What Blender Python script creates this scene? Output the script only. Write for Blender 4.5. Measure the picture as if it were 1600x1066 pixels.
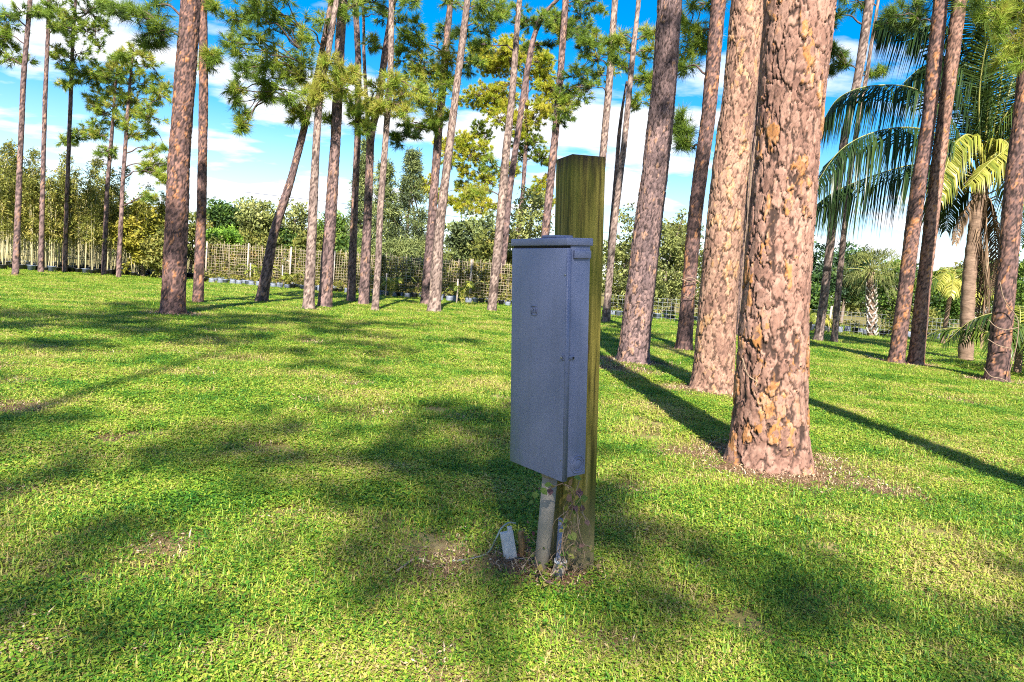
import bpy, bmesh, math, random
import numpy as np
for o in list(bpy.data.objects): bpy.data.objects.remove(o)
random.seed(7); RNG = np.random.default_rng(11)
S = bpy.context.scene; COL = S.collection
PI = math.pi
# ------------------------------------------------------------------ camera
FPX, CAMH, PITCH, ROLL = 1110.0, 1.2, math.radians(5.1), math.radians(4.2)
_fw = np.array([0, math.cos(PITCH), -math.sin(PITCH)]); _up = np.array([0, math.sin(PITCH), math.cos(PITCH)]); _rt = np.array([1., 0, 0])
CR = _rt*math.cos(ROLL)+_up*math.sin(ROLL); CU = _up*math.cos(ROLL)-_rt*math.sin(ROLL); CAM = np.array([0, 0, CAMH])
from mathutils import Matrix, Vector
cd = bpy.data.cameras.new('camera'); cam = bpy.data.objects.new('camera', cd); COL.objects.link(cam)
cd.sensor_width = 36; cd.lens = FPX/1600*36; cd.clip_end = 2000; cd.clip_start = 0.05
M = Matrix([[CR[0], CU[0], -_fw[0], 0], [CR[1], CU[1], -_fw[1], 0], [CR[2], CU[2], -_fw[2], CAMH], [0, 0, 0, 1]])
cam.matrix_world = M; S.camera = cam
# ------------------------------------------------------------------ sky, sun, exposure
SUN_EL = math.radians(41); SHAD = np.array([-0.05, 1.0]); SHAD /= np.linalg.norm(SHAD)   # direction shadows run on the ground
W = bpy.data.worlds.new('World'); S.world = W; W.use_nodes = True
nt = W.node_tree; nt.nodes.clear()
def N(nt, t, **k):
    n = nt.nodes.new(t)
    for a, b in k.items():
        if a.startswith('in_'): n.inputs[a[3:].replace('_', ' ')].default_value = b
        else: setattr(n, a, b)
    return n
def ramp(nt, stops, interp='LINEAR'):
    r = nt.nodes.new('ShaderNodeValToRGB'); r.color_ramp.interpolation = interp
    e = r.color_ramp.elements
    while len(e) < len(stops): e.new(0.5)
    for q, (p, c) in zip(e, stops):
        q.position = p; q.color = (c if len(c) == 4 else (*c, 1)) if not isinstance(c, (int, float)) else (c, c, c, 1)
    return r
L = nt.links.new
sky = N(nt, 'ShaderNodeTexSky', sky_type='NISHITA', sun_disc=False, sun_elevation=SUN_EL, sun_rotation=PI-math.atan2(SHAD[0], SHAD[1]), air_density=1.0, dust_density=0.3, ozone_density=2.6)
tc = N(nt, 'ShaderNodeTexCoord'); sp = N(nt, 'ShaderNodeSeparateXYZ'); L(tc.outputs['Generated'], sp.inputs[0])
zc = N(nt, 'ShaderNodeMath', operation='MAXIMUM'); L(sp.outputs['Z'], zc.inputs[0]); zc.inputs[1].default_value = 0.0
za = N(nt, 'ShaderNodeMath', operation='ADD'); L(zc.outputs[0], za.inputs[0]); za.inputs[1].default_value = 0.14
dv = N(nt, 'ShaderNodeVectorMath', operation='DIVIDE'); L(tc.outputs['Generated'], dv.inputs[0])
cb = N(nt, 'ShaderNodeCombineXYZ'); [L(za.outputs[0], cb.inputs[i]) for i in range(3)]; L(cb.outputs[0], dv.inputs[1])
mp = N(nt, 'ShaderNodeMapping'); mp.inputs['Location'].default_value = (3.1, 0.6, 0); mp.inputs['Scale'].default_value = (0.75, 1.0, 0.3); L(dv.outputs[0], mp.inputs['Vector'])
cn = N(nt, 'ShaderNodeTexNoise'); cn.inputs['Scale'].default_value = 1.6; cn.inputs['Detail'].default_value = 9; cn.inputs['Roughness'].default_value = 0.52; L(mp.outputs[0], cn.inputs['Vector'])
cr = ramp(nt, [(0.50, 0.0), (0.58, 1.0)]); L(cn.outputs['Fac'], cr.inputs[0])
hz = N(nt, 'ShaderNodeMapRange'); hz.inputs['From Min'].default_value = 0.0; hz.inputs['From Max'].default_value = 0.2; hz.inputs['To Min'].default_value = 0.7; hz.inputs['To Max'].default_value = 0.0; L(sp.outputs['Z'], hz.inputs['Value'])
mx = N(nt, 'ShaderNodeMath', operation='MAXIMUM'); L(cr.outputs[0], mx.inputs[0]); L(hz.outputs[0], mx.inputs[1])
mix = N(nt, 'ShaderNodeMix', data_type='RGBA'); L(mx.outputs[0], mix.inputs['Factor']); hsv = N(nt, 'ShaderNodeHueSaturation'); hsv.inputs['Saturation'].default_value = 1.55; L(sky.outputs[0], hsv.inputs['Color']); L(hsv.outputs[0], mix.inputs['A']); mix.inputs['B'].default_value = (5.6, 5.8, 6.2, 1)
bg = N(nt, 'ShaderNodeBackground'); bg.inputs['Strength'].default_value = 0.066; L(mix.outputs['Result'], bg.inputs['Color'])
wo = N(nt, 'ShaderNodeOutputWorld'); L(bg.outputs[0], wo.inputs[0])
sl = bpy.data.lights.new('sun', 'SUN'); so = bpy.data.objects.new('sun', sl); COL.objects.link(so)
sl.energy = 4.5; sl.angle = math.radians(0.55); sl.color = (1.0, 0.93, 0.82)
SUNV = Vector((-SHAD[0]*math.cos(SUN_EL), -SHAD[1]*math.cos(SUN_EL), math.sin(SUN_EL)))
so.rotation_euler = SUNV.to_track_quat('Z', 'Y').to_euler(); so.location = (0, -20, 30)
S.view_settings.view_transform = 'Standard'; S.view_settings.look = 'None'; S.view_settings.gamma = 1.0; S.view_settings.exposure = 1.78
S.render.engine = 'CYCLES'; S.render.resolution_x = 1024; S.render.resolution_y = 682
S.cycles.use_denoising = False; S.cycles.denoising_input_passes = 'RGB_ALBEDO_NORMAL'; S.cycles.denoising_prefilter = 'ACCURATE'; S.cycles.filter_width = 1.05; S.cycles.sample_clamp_indirect = 6; S.cycles.max_bounces = 4; S.cycles.transparent_max_bounces = 4; S.cycles.diffuse_bounces = 2; S.cycles.transmission_bounces = 2; S.cycles.glossy_bounces = 2
# ------------------------------------------------------------------ pixel helpers (photograph is 1600 x 1066)
def ray(px, py): return _fw*FPX + CR*(px-800) + CU*(533-py)
def ground(px, py): d = ray(px, py); return CAM + d*(-CAMH/d[2])
def at(px, py, Y): d = ray(px, py); return CAM + d*(Y/d[1])
def pxm(Y): return Y/FPX
# ------------------------------------------------------------------ mesh helpers
def mesh(name, V, Fs, mat=None, parent=None, col=None, smooth=False, link=True):
    V = np.asarray(V, np.float32).reshape(-1, 3); Fs = Fs if isinstance(Fs, list) else [Fs]
    Fs = [np.asarray(f, np.int32) for f in Fs if len(f)]
    me = bpy.data.meshes.new(name); me.vertices.add(len(V)); me.vertices.foreach_set('co', V.ravel())
    nl = sum(f.size for f in Fs); me.loops.add(nl); me.loops.foreach_set('vertex_index', np.concatenate([f.ravel() for f in Fs]))
    tot = np.concatenate([np.full(len(f), f.shape[1], np.int32) for f in Fs]); st = np.concatenate([[0], np.cumsum(tot)[:-1]]).astype(np.int32)
    me.polygons.add(len(tot)); me.polygons.foreach_set('loop_start', st); me.polygons.foreach_set('loop_total', tot)
    if smooth: me.polygons.foreach_set('use_smooth', np.ones(len(tot), bool))
    me.update(calc_edges=True); me.validate()
    if col is not None:
        c = np.asarray(col, np.float32)
        if c.ndim == 1: c = np.stack([c, c, c, np.ones_like(c)], 1)
        a = me.color_attributes.new('tone', 'FLOAT_COLOR', 'POINT'); a.data.foreach_set('color', c.ravel())
    if mat: me.materials.append(mat)
    o = bpy.data.objects.new(name, me)
    if link: COL.objects.link(o)
    if parent: o.parent = parent
    return o
class MB:
    def __init__(s): s.V = []; s.F = {3: [], 4: []}; s.C = []; s.n = 0
    def add(s, V, F, c=0.5):
        V = np.asarray(V, float).reshape(-1, 3); F = np.asarray(F, int)
        s.V.append(V); s.F[F.shape[1]].append(F+s.n); s.C.append(np.broadcast_to(np.asarray(c, float), (len(V),))); s.n += len(V); return s
    def box(s, c, size, R=None, col=0.5):
        v = np.array([[x, y, z] for x in (-.5, .5) for y in (-.5, .5) for z in (-.5, .5)])*np.asarray(size)
        if R is not None: v = v@np.asarray(R).T
        return s.add(v+np.asarray(c), [[0, 1, 3, 2], [4, 6, 7, 5], [0, 4, 5, 1], [2, 3, 7, 6], [0, 2, 6, 4], [1, 5, 7, 3]], col)
    def tube(s, P, r, n=6, col=0.5, cap=True):
        P = np.asarray(P, float); m = len(P); r = np.broadcast_to(np.asarray(r, float), (m,))
        T = np.gradient(P, axis=0); T /= np.linalg.norm(T, axis=1)[:, None]+1e-12
        ref = np.where(np.abs(T[:, 2:3]) > .92, np.array([[1., 0, 0]]), np.array([[0, 0, 1.]]))
        A = np.cross(T, ref); A /= np.linalg.norm(A, axis=1)[:, None]; 
        for i in range(1, m):
            a = A[i-1]-T[i]*(A[i-1]@T[i]); A[i] = a/(np.linalg.norm(a)+1e-12)
        B = np.cross(T, A); th = np.arange(n)*2*PI/n
        V = P[:, None]+r[:, None, None]*(np.cos(th)[None, :, None]*A[:, None]+np.sin(th)[None, :, None]*B[:, None])
        i = np.arange(m-1)[:, None]; j = np.arange(n)[None]; k = (j+1) % n
        F = np.stack([i*n+j, i*n+k, (i+1)*n+k, (i+1)*n+j], -1).reshape(-1, 4); s.add(V, F, col)
        if cap and n == 4: s.F[4][-1] = np.concatenate([s.F[4][-1], np.array([[3, 2, 1, 0], [(m-1)*4, (m-1)*4+1, (m-1)*4+2, (m-1)*4+3]])+s.n-m*n])
        elif cap and n > 4:
            c0 = s.n; s.add(np.array([P[0], P[-1]]), np.array([[0, 0, 0]])[:0].reshape(0, 3), col if np.ndim(col) == 0 else .5)
            b = c0-m*n; q = np.arange(n); q2 = (q+1) % n
            s.F[3].append(np.stack([np.full(n, c0), b+q2, b+q], 1)); s.F[3].append(np.stack([np.full(n, c0+1), b+(m-1)*n+q, b+(m-1)*n+q2], 1))
        return s
    def lathe(s, prof, n=20, c=(0, 0, 0), R=None, col=0.5):
        prof = np.asarray(prof, float); th = np.arange(n)*2*PI/n; m = len(prof)
        V = np.stack([prof[:, 0, None]*np.cos(th), prof[:, 0, None]*np.sin(th), np.repeat(prof[:, 1, None], n, 1)], -1).reshape(-1, 3)
        if R is not None: V = V@np.asarray(R).T
        i = np.arange(m-1)[:, None]; j = np.arange(n)[None]; k = (j+1) % n
        return s.add(V+np.asarray(c), np.stack([i*n+j, i*n+k, (i+1)*n+k, (i+1)*n+j], -1).reshape(-1, 4), col)
    def build(s, name, mat, parent=None, smooth=False, link=True):
        Fs = [np.concatenate(s.F[k]) for k in (3, 4) if s.F[k] and sum(len(x) for x in s.F[k])]
        return mesh(name, np.concatenate(s.V), Fs, mat, parent, np.concatenate(s.C), smooth, link)
def bevel(o, w, seg=2):
    bm = bmesh.new(); bm.from_mesh(o.data); bmesh.ops.bevel(bm, geom=list(bm.edges), offset=w, segments=seg, affect='EDGES', profile=.5); bm.to_mesh(o.data); bm.free(); return o
def empty(name, loc=(0, 0, 0), rz=0.0):
    o = bpy.data.objects.new(name, None); COL.objects.link(o); o.location = tuple(loc); o.rotation_euler[2] = rz; o.empty_display_size = .2; return o
def tag(o, label=None, cat=None, group=None, kind=None):
    for k, v in (('label', label), ('category', cat), ('group', group), ('kind', kind)):
        if v: o[k] = v
    return o
def copy_tree(o, parent=None):
    c = o.copy(); COL.objects.link(c); c.parent = parent
    for ch in o.children: copy_tree(ch, c)
    return c
def unit(v): v = np.asarray(v, float); return v/(np.linalg.norm(v, axis=-1, keepdims=True)+1e-12)
def rotm(yaw, tx=0., ty=0.):
    c, s = math.cos(yaw), math.sin(yaw); Z = np.array([[c, -s, 0], [s, c, 0], [0, 0, 1]])
    X = np.array([[1, 0, 0], [0, math.cos(tx), -math.sin(tx)], [0, math.sin(tx), math.cos(tx)]]); Y = np.array([[math.cos(ty), 0, math.sin(ty)], [0, 1, 0], [-math.sin(ty), 0, math.cos(ty)]])
    return Y@X@Z
_VT = np.random.default_rng(5).random((64, 64))
def vn(x, y):
    xi = np.floor(x).astype(int); yi = np.floor(y).astype(int); fx = x-xi; fy = y-yi; fx = fx*fx*(3-2*fx); fy = fy*fy*(3-2*fy)
    g = lambda a, b: _VT[a % 64, b % 64]
    return (g(xi, yi)*(1-fx)+g(xi+1, yi)*fx)*(1-fy)+(g(xi, yi+1)*(1-fx)+g(xi+1, yi+1)*fx)*fy
def curve(pts, n):
    P = np.asarray(pts, float); P = np.vstack([2*P[0]-P[1], P, 2*P[-1]-P[-2]]); m = len(P)-3; out = []
    for t in np.linspace(0, m-1e-6, n):
        i = int(t); u = t-i; a, b, c, d = P[i:i+4]
        out.append(.5*((2*b)+(c-a)*u+(2*a-5*b+4*c-d)*u*u+(3*b-a-3*c+d)*u**3))
    return np.array(out)
# ------------------------------------------------------------------ materials
def new_mat(name):
    m = bpy.data.materials.new(name); m.use_nodes = True; t = m.node_tree; t.nodes.clear()
    out = t.nodes.new('ShaderNodeOutputMaterial'); p = t.nodes.new('ShaderNodeBsdfPrincipled'); t.links.new(p.outputs[0], out.inputs[0]); return m, t, p, out
def tone_attr(t):
    a = t.nodes.new('ShaderNodeAttribute'); a.attribute_name = 'tone'; s = t.nodes.new('ShaderNodeSeparateColor'); t.links.new(a.outputs['Color'], s.inputs[0]); return s
def leaf_mat(name, stops, trans=.3, rough=.6, patch=None):
    m, t, p, out = new_mat(name); s = tone_attr(t); r = ramp(t, stops)
    if patch:
        g = t.nodes.new('ShaderNodeNewGeometry'); n = N(t, 'ShaderNodeTexNoise'); n.inputs['Scale'].default_value = patch[0]; n.inputs['Detail'].default_value = 4; n.inputs['Roughness'].default_value = .65; t.links.new(g.outputs['Position'], n.inputs['Vector'])
        mr = N(t, 'ShaderNodeMapRange'); mr.inputs['From Min'].default_value = .34; mr.inputs['From Max'].default_value = .66; mr.inputs['To Min'].default_value = -patch[1]; mr.inputs['To Max'].default_value = patch[1]; t.links.new(n.outputs['Fac'], mr.inputs['Value'])
        a = N(t, 'ShaderNodeMath', operation='ADD', use_clamp=True); t.links.new(s.outputs[0], a.inputs[0]); t.links.new(mr.outputs[0], a.inputs[1]); t.links.new(a.outputs[0], r.inputs[0])
    else: t.links.new(s.outputs[0], r.inputs[0])
    t.links.new(r.outputs[0], p.inputs['Base Color']); p.inputs['Roughness'].default_value = rough; p.inputs['Specular IOR Level'].default_value = .3
    tr = t.nodes.new('ShaderNodeBsdfTranslucent'); t.links.new(r.outputs[0], tr.inputs[0]); mx = t.nodes.new('ShaderNodeMixShader'); mx.inputs[0].default_value = trans
    t.links.new(p.outputs[0], mx.inputs[1]); t.links.new(tr.outputs[0], mx.inputs[2]); t.links.new(mx.outputs[0], out.inputs[0]); return m
def noisy(name, stops, scale=8, stretch=(1, 1, 1), rough=.7, bump=.3, detail=5, spec=.4, coords='Object', dist=.01, metal=0):
    m, t, p, out = new_mat(name); c = t.nodes.new('ShaderNodeTexCoord'); mp = t.nodes.new('ShaderNodeMapping'); mp.inputs['Scale'].default_value = stretch; t.links.new(c.outputs[coords], mp.inputs[0])
    n = N(t, 'ShaderNodeTexNoise'); n.inputs['Scale'].default_value = scale; n.inputs['Detail'].default_value = detail; n.inputs['Roughness'].default_value = .62; t.links.new(mp.outputs[0], n.inputs['Vector'])
    r = ramp(t, stops); t.links.new(n.outputs['Fac'], r.inputs[0]); t.links.new(r.outputs[0], p.inputs['Base Color']); p.inputs['Roughness'].default_value = rough; p.inputs['Specular IOR Level'].default_value = spec; p.inputs['Metallic'].default_value = metal
    if bump:
        b = t.nodes.new('ShaderNodeBump'); b.inputs['Strength'].default_value = bump; b.inputs['Distance'].default_value = dist; t.links.new(n.outputs['Fac'], b.inputs['Height']); t.links.new(b.outputs[0], p.inputs['Normal'])
    return m
def bark_mat(name, crack, stops, fine=.5, k=.72):
    stops = [(a_, tuple(x*k for x in c_)) for a_, c_ in stops]
    m, t, p, out = new_mat(name); s = tone_attr(t); r = ramp(t, stops); c = t.nodes.new('ShaderNodeTexCoord')
    mp = t.nodes.new('ShaderNodeMapping'); mp.inputs['Scale'].default_value = (1, 1, .45); t.links.new(c.outputs['Object'], mp.inputs[0])
    n = N(t, 'ShaderNodeTexNoise'); n.inputs['Scale'].default_value = 48; n.inputs['Detail'].default_value = 9; n.inputs['Roughness'].default_value = .78; t.links.new(mp.outputs[0], n.inputs['Vector'])
    a = N(t, 'ShaderNodeMath', operation='MULTIPLY_ADD'); t.links.new(n.outputs['Fac'], a.inputs[0]); a.inputs[1].default_value = fine; t.links.new(s.outputs[0], a.inputs[2])
    sub = N(t, 'ShaderNodeMath', operation='SUBTRACT', use_clamp=True); t.links.new(a.outputs[0], sub.inputs[0]); sub.inputs[1].default_value = fine*.5; t.links.new(sub.outputs[0], r.inputs[0])
    mx = N(t, 'ShaderNodeMix', data_type='RGBA'); mx.inputs['A'].default_value = (*crack, 1); t.links.new(r.outputs[0], mx.inputs['B']); t.links.new(s.outputs[1], mx.inputs['Factor'])
    hs = N(t, 'ShaderNodeHueSaturation'); v = N(t, 'ShaderNodeMapRange'); v.inputs['To Min'].default_value = .6; v.inputs['To Max'].default_value = 1.45; t.links.new(s.outputs[2], v.inputs['Value']); t.links.new(v.outputs[0], hs.inputs['Value']); t.links.new(mx.outputs['Result'], hs.inputs['Color'])
    t.links.new(hs.outputs[0], p.inputs['Base Color']); p.inputs['Roughness'].default_value = .85; p.inputs['Specular IOR Level'].default_value = .25
    b = t.nodes.new('ShaderNodeBump'); b.inputs['Strength'].default_value = .6; b.inputs['Distance'].default_value = .006; t.links.new(n.outputs['Fac'], b.inputs['Height']); t.links.new(b.outputs[0], p.inputs['Normal']); return m
def plain(name, c, rough=.5, spec=.5, metal=0):
    m, t, p, out = new_mat(name); p.inputs['Base Color'].default_value = (*c, 1); p.inputs['Roughness'].default_value = rough; p.inputs['Specular IOR Level'].default_value = spec; p.inputs['Metallic'].default_value = metal; return m
m_bark = {
 'pink': bark_mat('pine_bark_pink', (.05, .03, .024), [(0, (.18, .09, .07)), (.3, (.35, .19, .14)), (.55, (.44, .26, .195)), (.72, (.48, .24, .13)), (.86, (.54, .23, .065)), (1, (.54, .36, .26))]),
 'gold': bark_mat('pine_bark_golden', (.06, .035, .025), [(0, (.18, .095, .075)), (.3, (.36, .20, .145)), (.6, (.47, .285, .20)), (.8, (.52, .27, .12)), (1, (.55, .38, .27))]),
 'red': bark_mat('pine_bark_reddish', (.028, .018, .017), [(0, (.06, .04, .042)), (.35, (.17, .10, .09)), (.65, (.32, .165, .115)), (.82, (.42, .17, .06)), (1, (.42, .26, .18))], k=.86),
 'plum': bark_mat('pine_bark_plum_brown', (.03, .02, .02), [(0, (.08, .055, .058)), (.35, (.19, .125, .12)), (.7, (.32, .205, .175)), (.85, (.36, .19, .11)), (1, (.38, .26, .2))], k=.86),
 'grey': bark_mat('pine_bark_grey', (.06, .04, .035), [(0, (.16, .11, .10)), (.4, (.30, .22, .19)), (.7, (.40, .29, .24)), (1, (.44, .32, .25))], k=.86),
}
m_limb = noisy('dark_limb_bark', [(.3, (.035, .024, .022)), (.7, (.13, .085, .075))], 25, (1, 1, .4), .9, .5)
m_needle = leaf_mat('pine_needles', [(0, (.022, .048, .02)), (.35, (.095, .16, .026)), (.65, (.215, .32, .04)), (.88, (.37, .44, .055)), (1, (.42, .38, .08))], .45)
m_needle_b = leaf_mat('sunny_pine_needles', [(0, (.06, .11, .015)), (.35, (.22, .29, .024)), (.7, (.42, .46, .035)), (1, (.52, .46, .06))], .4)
# ------------------------------------------------------------------ lawn
m_ground = noisy('lawn_soil', [(.28, (.06, .055, .018)), (.45, (.13, .115, .035)), (.6, (.22, .18, .075)), (.75, (.30, .23, .12))], 2.2, rough=.95, bump=.6, detail=12, spec=.1, dist=.03)
o = mesh('lawn', [(-500, -200, 0), (500, -200, 0), (500, 900, 0), (-500, 900, 0)], np.array([[0, 1, 2, 3]]), m_ground); tag(o, kind='structure')
m_grass = leaf_mat('grass_blades', [(0, (.46, .36, .15)), (.12, (.42, .38, .10)), (.25, (.38, .42, .055)), (.5, (.225, .35, .028)), (.78, (.085, .225, .018)), (1, (.03, .115, .012))], .35, .5, patch=(1.1, .36))
m_straw = leaf_mat('pine_straw', [(0, (.20, .11, .06)), (.5, (.44, .31, .19)), (1, (.62, .50, .34))], .1, .7)
def tuft(seed, blades, leaves, straw, R=.17):
    g = np.random.default_rng(seed); V = []; F3 = []; F4 = []; C = []; n = 0
    for k in range(blades):
        a = g.random()*2*PI; r = R*math.sqrt(g.random()); b = np.array([r*math.cos(a), r*math.sin(a), -.004]); d = g.random()*2*PI
        Ln = g.uniform(.02, .055); lean = g.uniform(.3, 1.25); w = g.uniform(.0016, .0034); dirh = np.array([math.cos(d), math.sin(d), 0]); sd = np.array([-math.sin(d), math.cos(d), 0])*w
        m = b+dirh*Ln*.4*math.sin(lean*.6)+np.array([0, 0, Ln*.55*math.cos(lean*.5)]); t = b+dirh*Ln*math.sin(lean)+np.array([0, 0, Ln*max(.15, math.cos(lean))])
        V += [b-sd, b+sd, m+sd*.9, m-sd*.9, t]; F4.append([n, n+1, n+2, n+3]); F3.append([n+3, n+2, n+4]); tn = min(1, max(0, g.normal(.46, .25))); tn = g.uniform(0, .2) if g.random() < .16 else tn; C += [tn]*5; n += 5
    for k in range(leaves):
        a = g.random()*2*PI; r = R*math.sqrt(g.random()); z = g.uniform(.006, .034); c = np.array([r*math.cos(a), r*math.sin(a), z]); d = g.random()*2*PI; s = g.uniform(.004, .0098)
        for q in range(g.integers(1, 4)):
            dd = d+q*2.1; u = np.array([math.cos(dd), math.sin(dd), g.uniform(-.45, .5)]); v = np.array([-math.sin(dd), math.cos(dd), g.uniform(-.4, .4)])*.55
            V += [c, c+u*s+v*s, c+u*2*s, c+u*s-v*s]; F4.append([n, n+1, n+2, n+3]); C += [min(1, max(.18, g.normal(.52, .24)))]*4; n += 4
    for k in range(straw):
        a = g.random()*2*PI; r = R*math.sqrt(g.random()); c = np.array([r*math.cos(a), r*math.sin(a), g.uniform(.003, .02)]); d = g.random()*2*PI; l = g.uniform(.03, .11); u = np.array([math.cos(d)*l, math.sin(d)*l, g.uniform(-.012, .012)]); sd = np.array([-math.sin(d), math.cos(d), 0])*g.uniform(.0009, .0018)
        V += [c-sd, c+sd, c+u]; F3.append([n, n+1, n+2]); C += [g.uniform(0, .14) if blades or leaves else g.random()]*3; n += 3
    return mesh('grass_tuft', V, [np.array(F3).reshape(-1, 3), np.array(F4).reshape(-1, 4)], m_grass if blades > 40 else m_straw, None, np.array(C), link=False)
tufts = [tuft(1, 120, 130, 24), tuft(2, 90, 210, 16), tuft(3, 160, 80, 40), tuft(4, 60, 300, 12), tuft(5, 110, 120, 50), tuft(6, 26, 10, 170)]
STRAW_SPOTS = []       # (x, y, radius) rings of pine straw, filled by the trees
def build_grass():
    g = np.random.default_rng(21)
    for k in range(60):
        y = 2+9*g.random()**1.5; STRAW_SPOTS.append(((g.random()-.5)*1.5*y, y, g.uniform(.03, .11)*(.6+y*.1))); P = []; I = []; SC = []
    def clip(x, y):
        d = np.stack([x, y, np.zeros_like(x)], 1)-CAM; zz = d@_fw; u = (d@CR)/zz*FPX; v = -(d@CU)/zz*FPX
        return (zz > .3) & (np.abs(u) < 950) & (v < 720)
    for y0, y1, dens, sc in ((1.2, 3.2, 120, .8), (3.2, 5.5, 85, .95), (5.5, 9, 55, 1.15), (9, 15, 30, 1.5), (15, 24, 16, 1.9), (24, 34, 9, 2.3)):
        n = int(dens*(y1-y0)*y1*1.75); x = (g.random(n)-.5)*y1*1.75; y = y0+(y1-y0)*g.random(n); k = clip(x, y); x, y = x[k], y[k]
        p1 = vn(x*.8+9, y*.8+3)*.6+vn(x*2.3, y*2.3)*.4; idx = np.where(p1 < .36, 2, np.where(p1 < .45, 4, np.where(p1 < .54, 0, np.where(p1 < .64, 1, 3))))
        flip = g.random(len(x)) < .25; idx[flip] = g.integers(0, 5, flip.sum()); keep = g.random(len(x)) > np.clip((.36-p1)*2.5, 0, .5)
        for sx, sy, sr in STRAW_SPOTS:
            dd = np.hypot(x-sx, y-sy)/sr; pr = np.clip((1.4-dd)*2.0, 0, 1)*.95; h = g.random(len(x)) < pr; idx[h] = 5
        P.append(np.stack([x, y, np.zeros_like(x)], 1)[keep]); I.append(idx[keep]); SC.append((sc*g.uniform(.75, 1.3, len(x)))[keep])
    P = np.concatenate(P); I = np.concatenate(I); SC = np.concatenate(SC)
    me = bpy.data.meshes.new('grass'); me.vertices.add(len(P)); me.vertices.foreach_set('co', P.astype(np.float32).ravel())
    a = me.attributes.new('pick', 'INT', 'POINT'); a.data.foreach_set('value', I.astype(np.int32)); a = me.attributes.new('size', 'FLOAT', 'POINT'); a.data.foreach_set('value', SC.astype(np.float32))
    a = me.attributes.new('turn', 'FLOAT', 'POINT'); a.data.foreach_set('value', (g.random(len(P))*2*PI).astype(np.float32))
    ob = bpy.data.objects.new('grass', me); COL.objects.link(ob)
    ng = bpy.data.node_groups.new('grass_scatter', 'GeometryNodeTree'); ng.interface.new_socket('Geometry', in_out='INPUT', socket_type='NodeSocketGeometry'); ng.interface.new_socket('Geometry', in_out='OUTPUT', socket_type='NodeSocketGeometry')
    gi = ng.nodes.new('NodeGroupInput'); go = ng.nodes.new('NodeGroupOutput'); jn = ng.nodes.new('GeometryNodeJoinGeometry'); iop = ng.nodes.new('GeometryNodeInstanceOnPoints')
    for tf in reversed(tufts):
        oi = ng.nodes.new('GeometryNodeObjectInfo'); oi.inputs['Object'].default_value = tf; oi.inputs['As Instance'].default_value = True; ng.links.new(oi.outputs['Geometry'], jn.inputs[0])
    def attr(nm, ty): n = ng.nodes.new('GeometryNodeInputNamedAttribute'); n.data_type = ty; n.inputs['Name'].default_value = nm; return n.outputs['Attribute']
    ng.links.new(gi.outputs[0], iop.inputs['Points']); ng.links.new(jn.outputs[0], iop.inputs['Instance']); iop.inputs['Pick Instance'].default_value = True
    ng.links.new(attr('pick', 'INT'), iop.inputs['Instance Index']); ng.links.new(attr('size', 'FLOAT'), iop.inputs['Scale'])
    cx = ng.nodes.new('ShaderNodeCombineXYZ'); ng.links.new(attr('turn', 'FLOAT'), cx.inputs['Z']); ng.links.new(cx.outputs[0], iop.inputs['Rotation']); ng.links.new(iop.outputs[0], go.inputs[0])
    md = ob.modifiers.new('scatter', 'NODES'); md.node_group = ng
    tag(ob, 'short weedy green grass covering the lawn', 'grass', kind='stuff'); return ob
# ------------------------------------------------------------------ pines
def bark(u, v, circ, a, b, seed, warp=1.0):
    g = np.random.default_rng(seed); nc = max(4, int(round(circ/a))); nj = int(v.max()/b)+8
    J = g.random((nc, nj, 4)); U_ = u/a; V_ = v/b
    cv = v/b+3+warp*(.7*(vn(U_*.9+seed, V_*.9)-.5)+.42*(vn(U_*3.1, V_*3.6+seed)-.5)+.26*(vn(U_*8+3, V_*9)-.5)); cu = u/circ*nc+warp*(.7*(vn(U_*.8+7, V_*.9+seed)-.5)+.42*(vn(U_*3.3+5, V_*3.4)-.5)+.26*(vn(U_*8.5, V_*8+seed)-.5))
    iu = np.floor(cu).astype(int); iv = np.floor(cv).astype(int); f1 = np.full(u.shape, 9.); f2 = f1.copy(); c1 = np.zeros(u.shape); c2 = c1.copy(); oy = c1.copy(); e1 = c1.copy()
    for di in (-1, 0, 1):
        for dj in (-1, 0, 1):
            r = J[(iu+di) % nc, np.clip(iv+dj, 0, nj-1)]; dx = iu+di+r[..., 0]-cu; dy = iv+dj+r[..., 1]-cv; d = np.hypot(dx, dy)
            n = d < f1; n2 = (~n) & (d < f2); e1 = np.where(n, c1, np.where(n2, r[..., 2], e1)); f2 = np.where(n, f1, np.minimum(f2, d)); f1 = np.where(n, d, f1); c1 = np.where(n, r[..., 2], c1); c2 = np.where(n, r[..., 3], c2); oy = np.where(n, dy, oy)
    return f1, f2, c1, c2, oy, (c1+e1)*7.31 % 1.0
CROWN_K = 46
def needles(P, A, g, dist, tone, L0=.24, K=CROWN_K):
    n = len(P)
    if not n: return None
    w = max(.0038, .00036*dist); A = unit(A); th = g.uniform(.15, 1.35, (n, K)); ph = g.random((n, K))*2*PI
    ref = np.where(np.abs(A[:, 2:3]) > .9, np.array([[1., 0, 0]]), np.array([[0, 0, 1.]])); X = unit(np.cross(A, ref)); Y = np.cross(A, X)
    D = A[:, None]*np.cos(th)[..., None]+(X[:, None]*np.cos(ph)[..., None]+Y[:, None]*np.sin(ph)[..., None])*np.sin(th)[..., None]
    D[..., 2] -= .18; D = unit(D); Ln = L0*g.uniform(.65, 1.15, (n, K)); B = P[:, None]+A[:, None]*(g.random((n, K))*.16-.08)[..., None]
    T = B+D*Ln[..., None]; sd = unit(np.cross(D, unit(g.normal(size=(n, K, 3)))))*w
    V = np.stack([B-sd, B+sd, T], 2).reshape(-1, 3); tn = np.clip(tone[:, None]+g.normal(0, .09, (n, K)), 0, 1); return V, np.arange(len(V)).reshape(-1, 3), np.repeat(tn.ravel(), 3)
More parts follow.
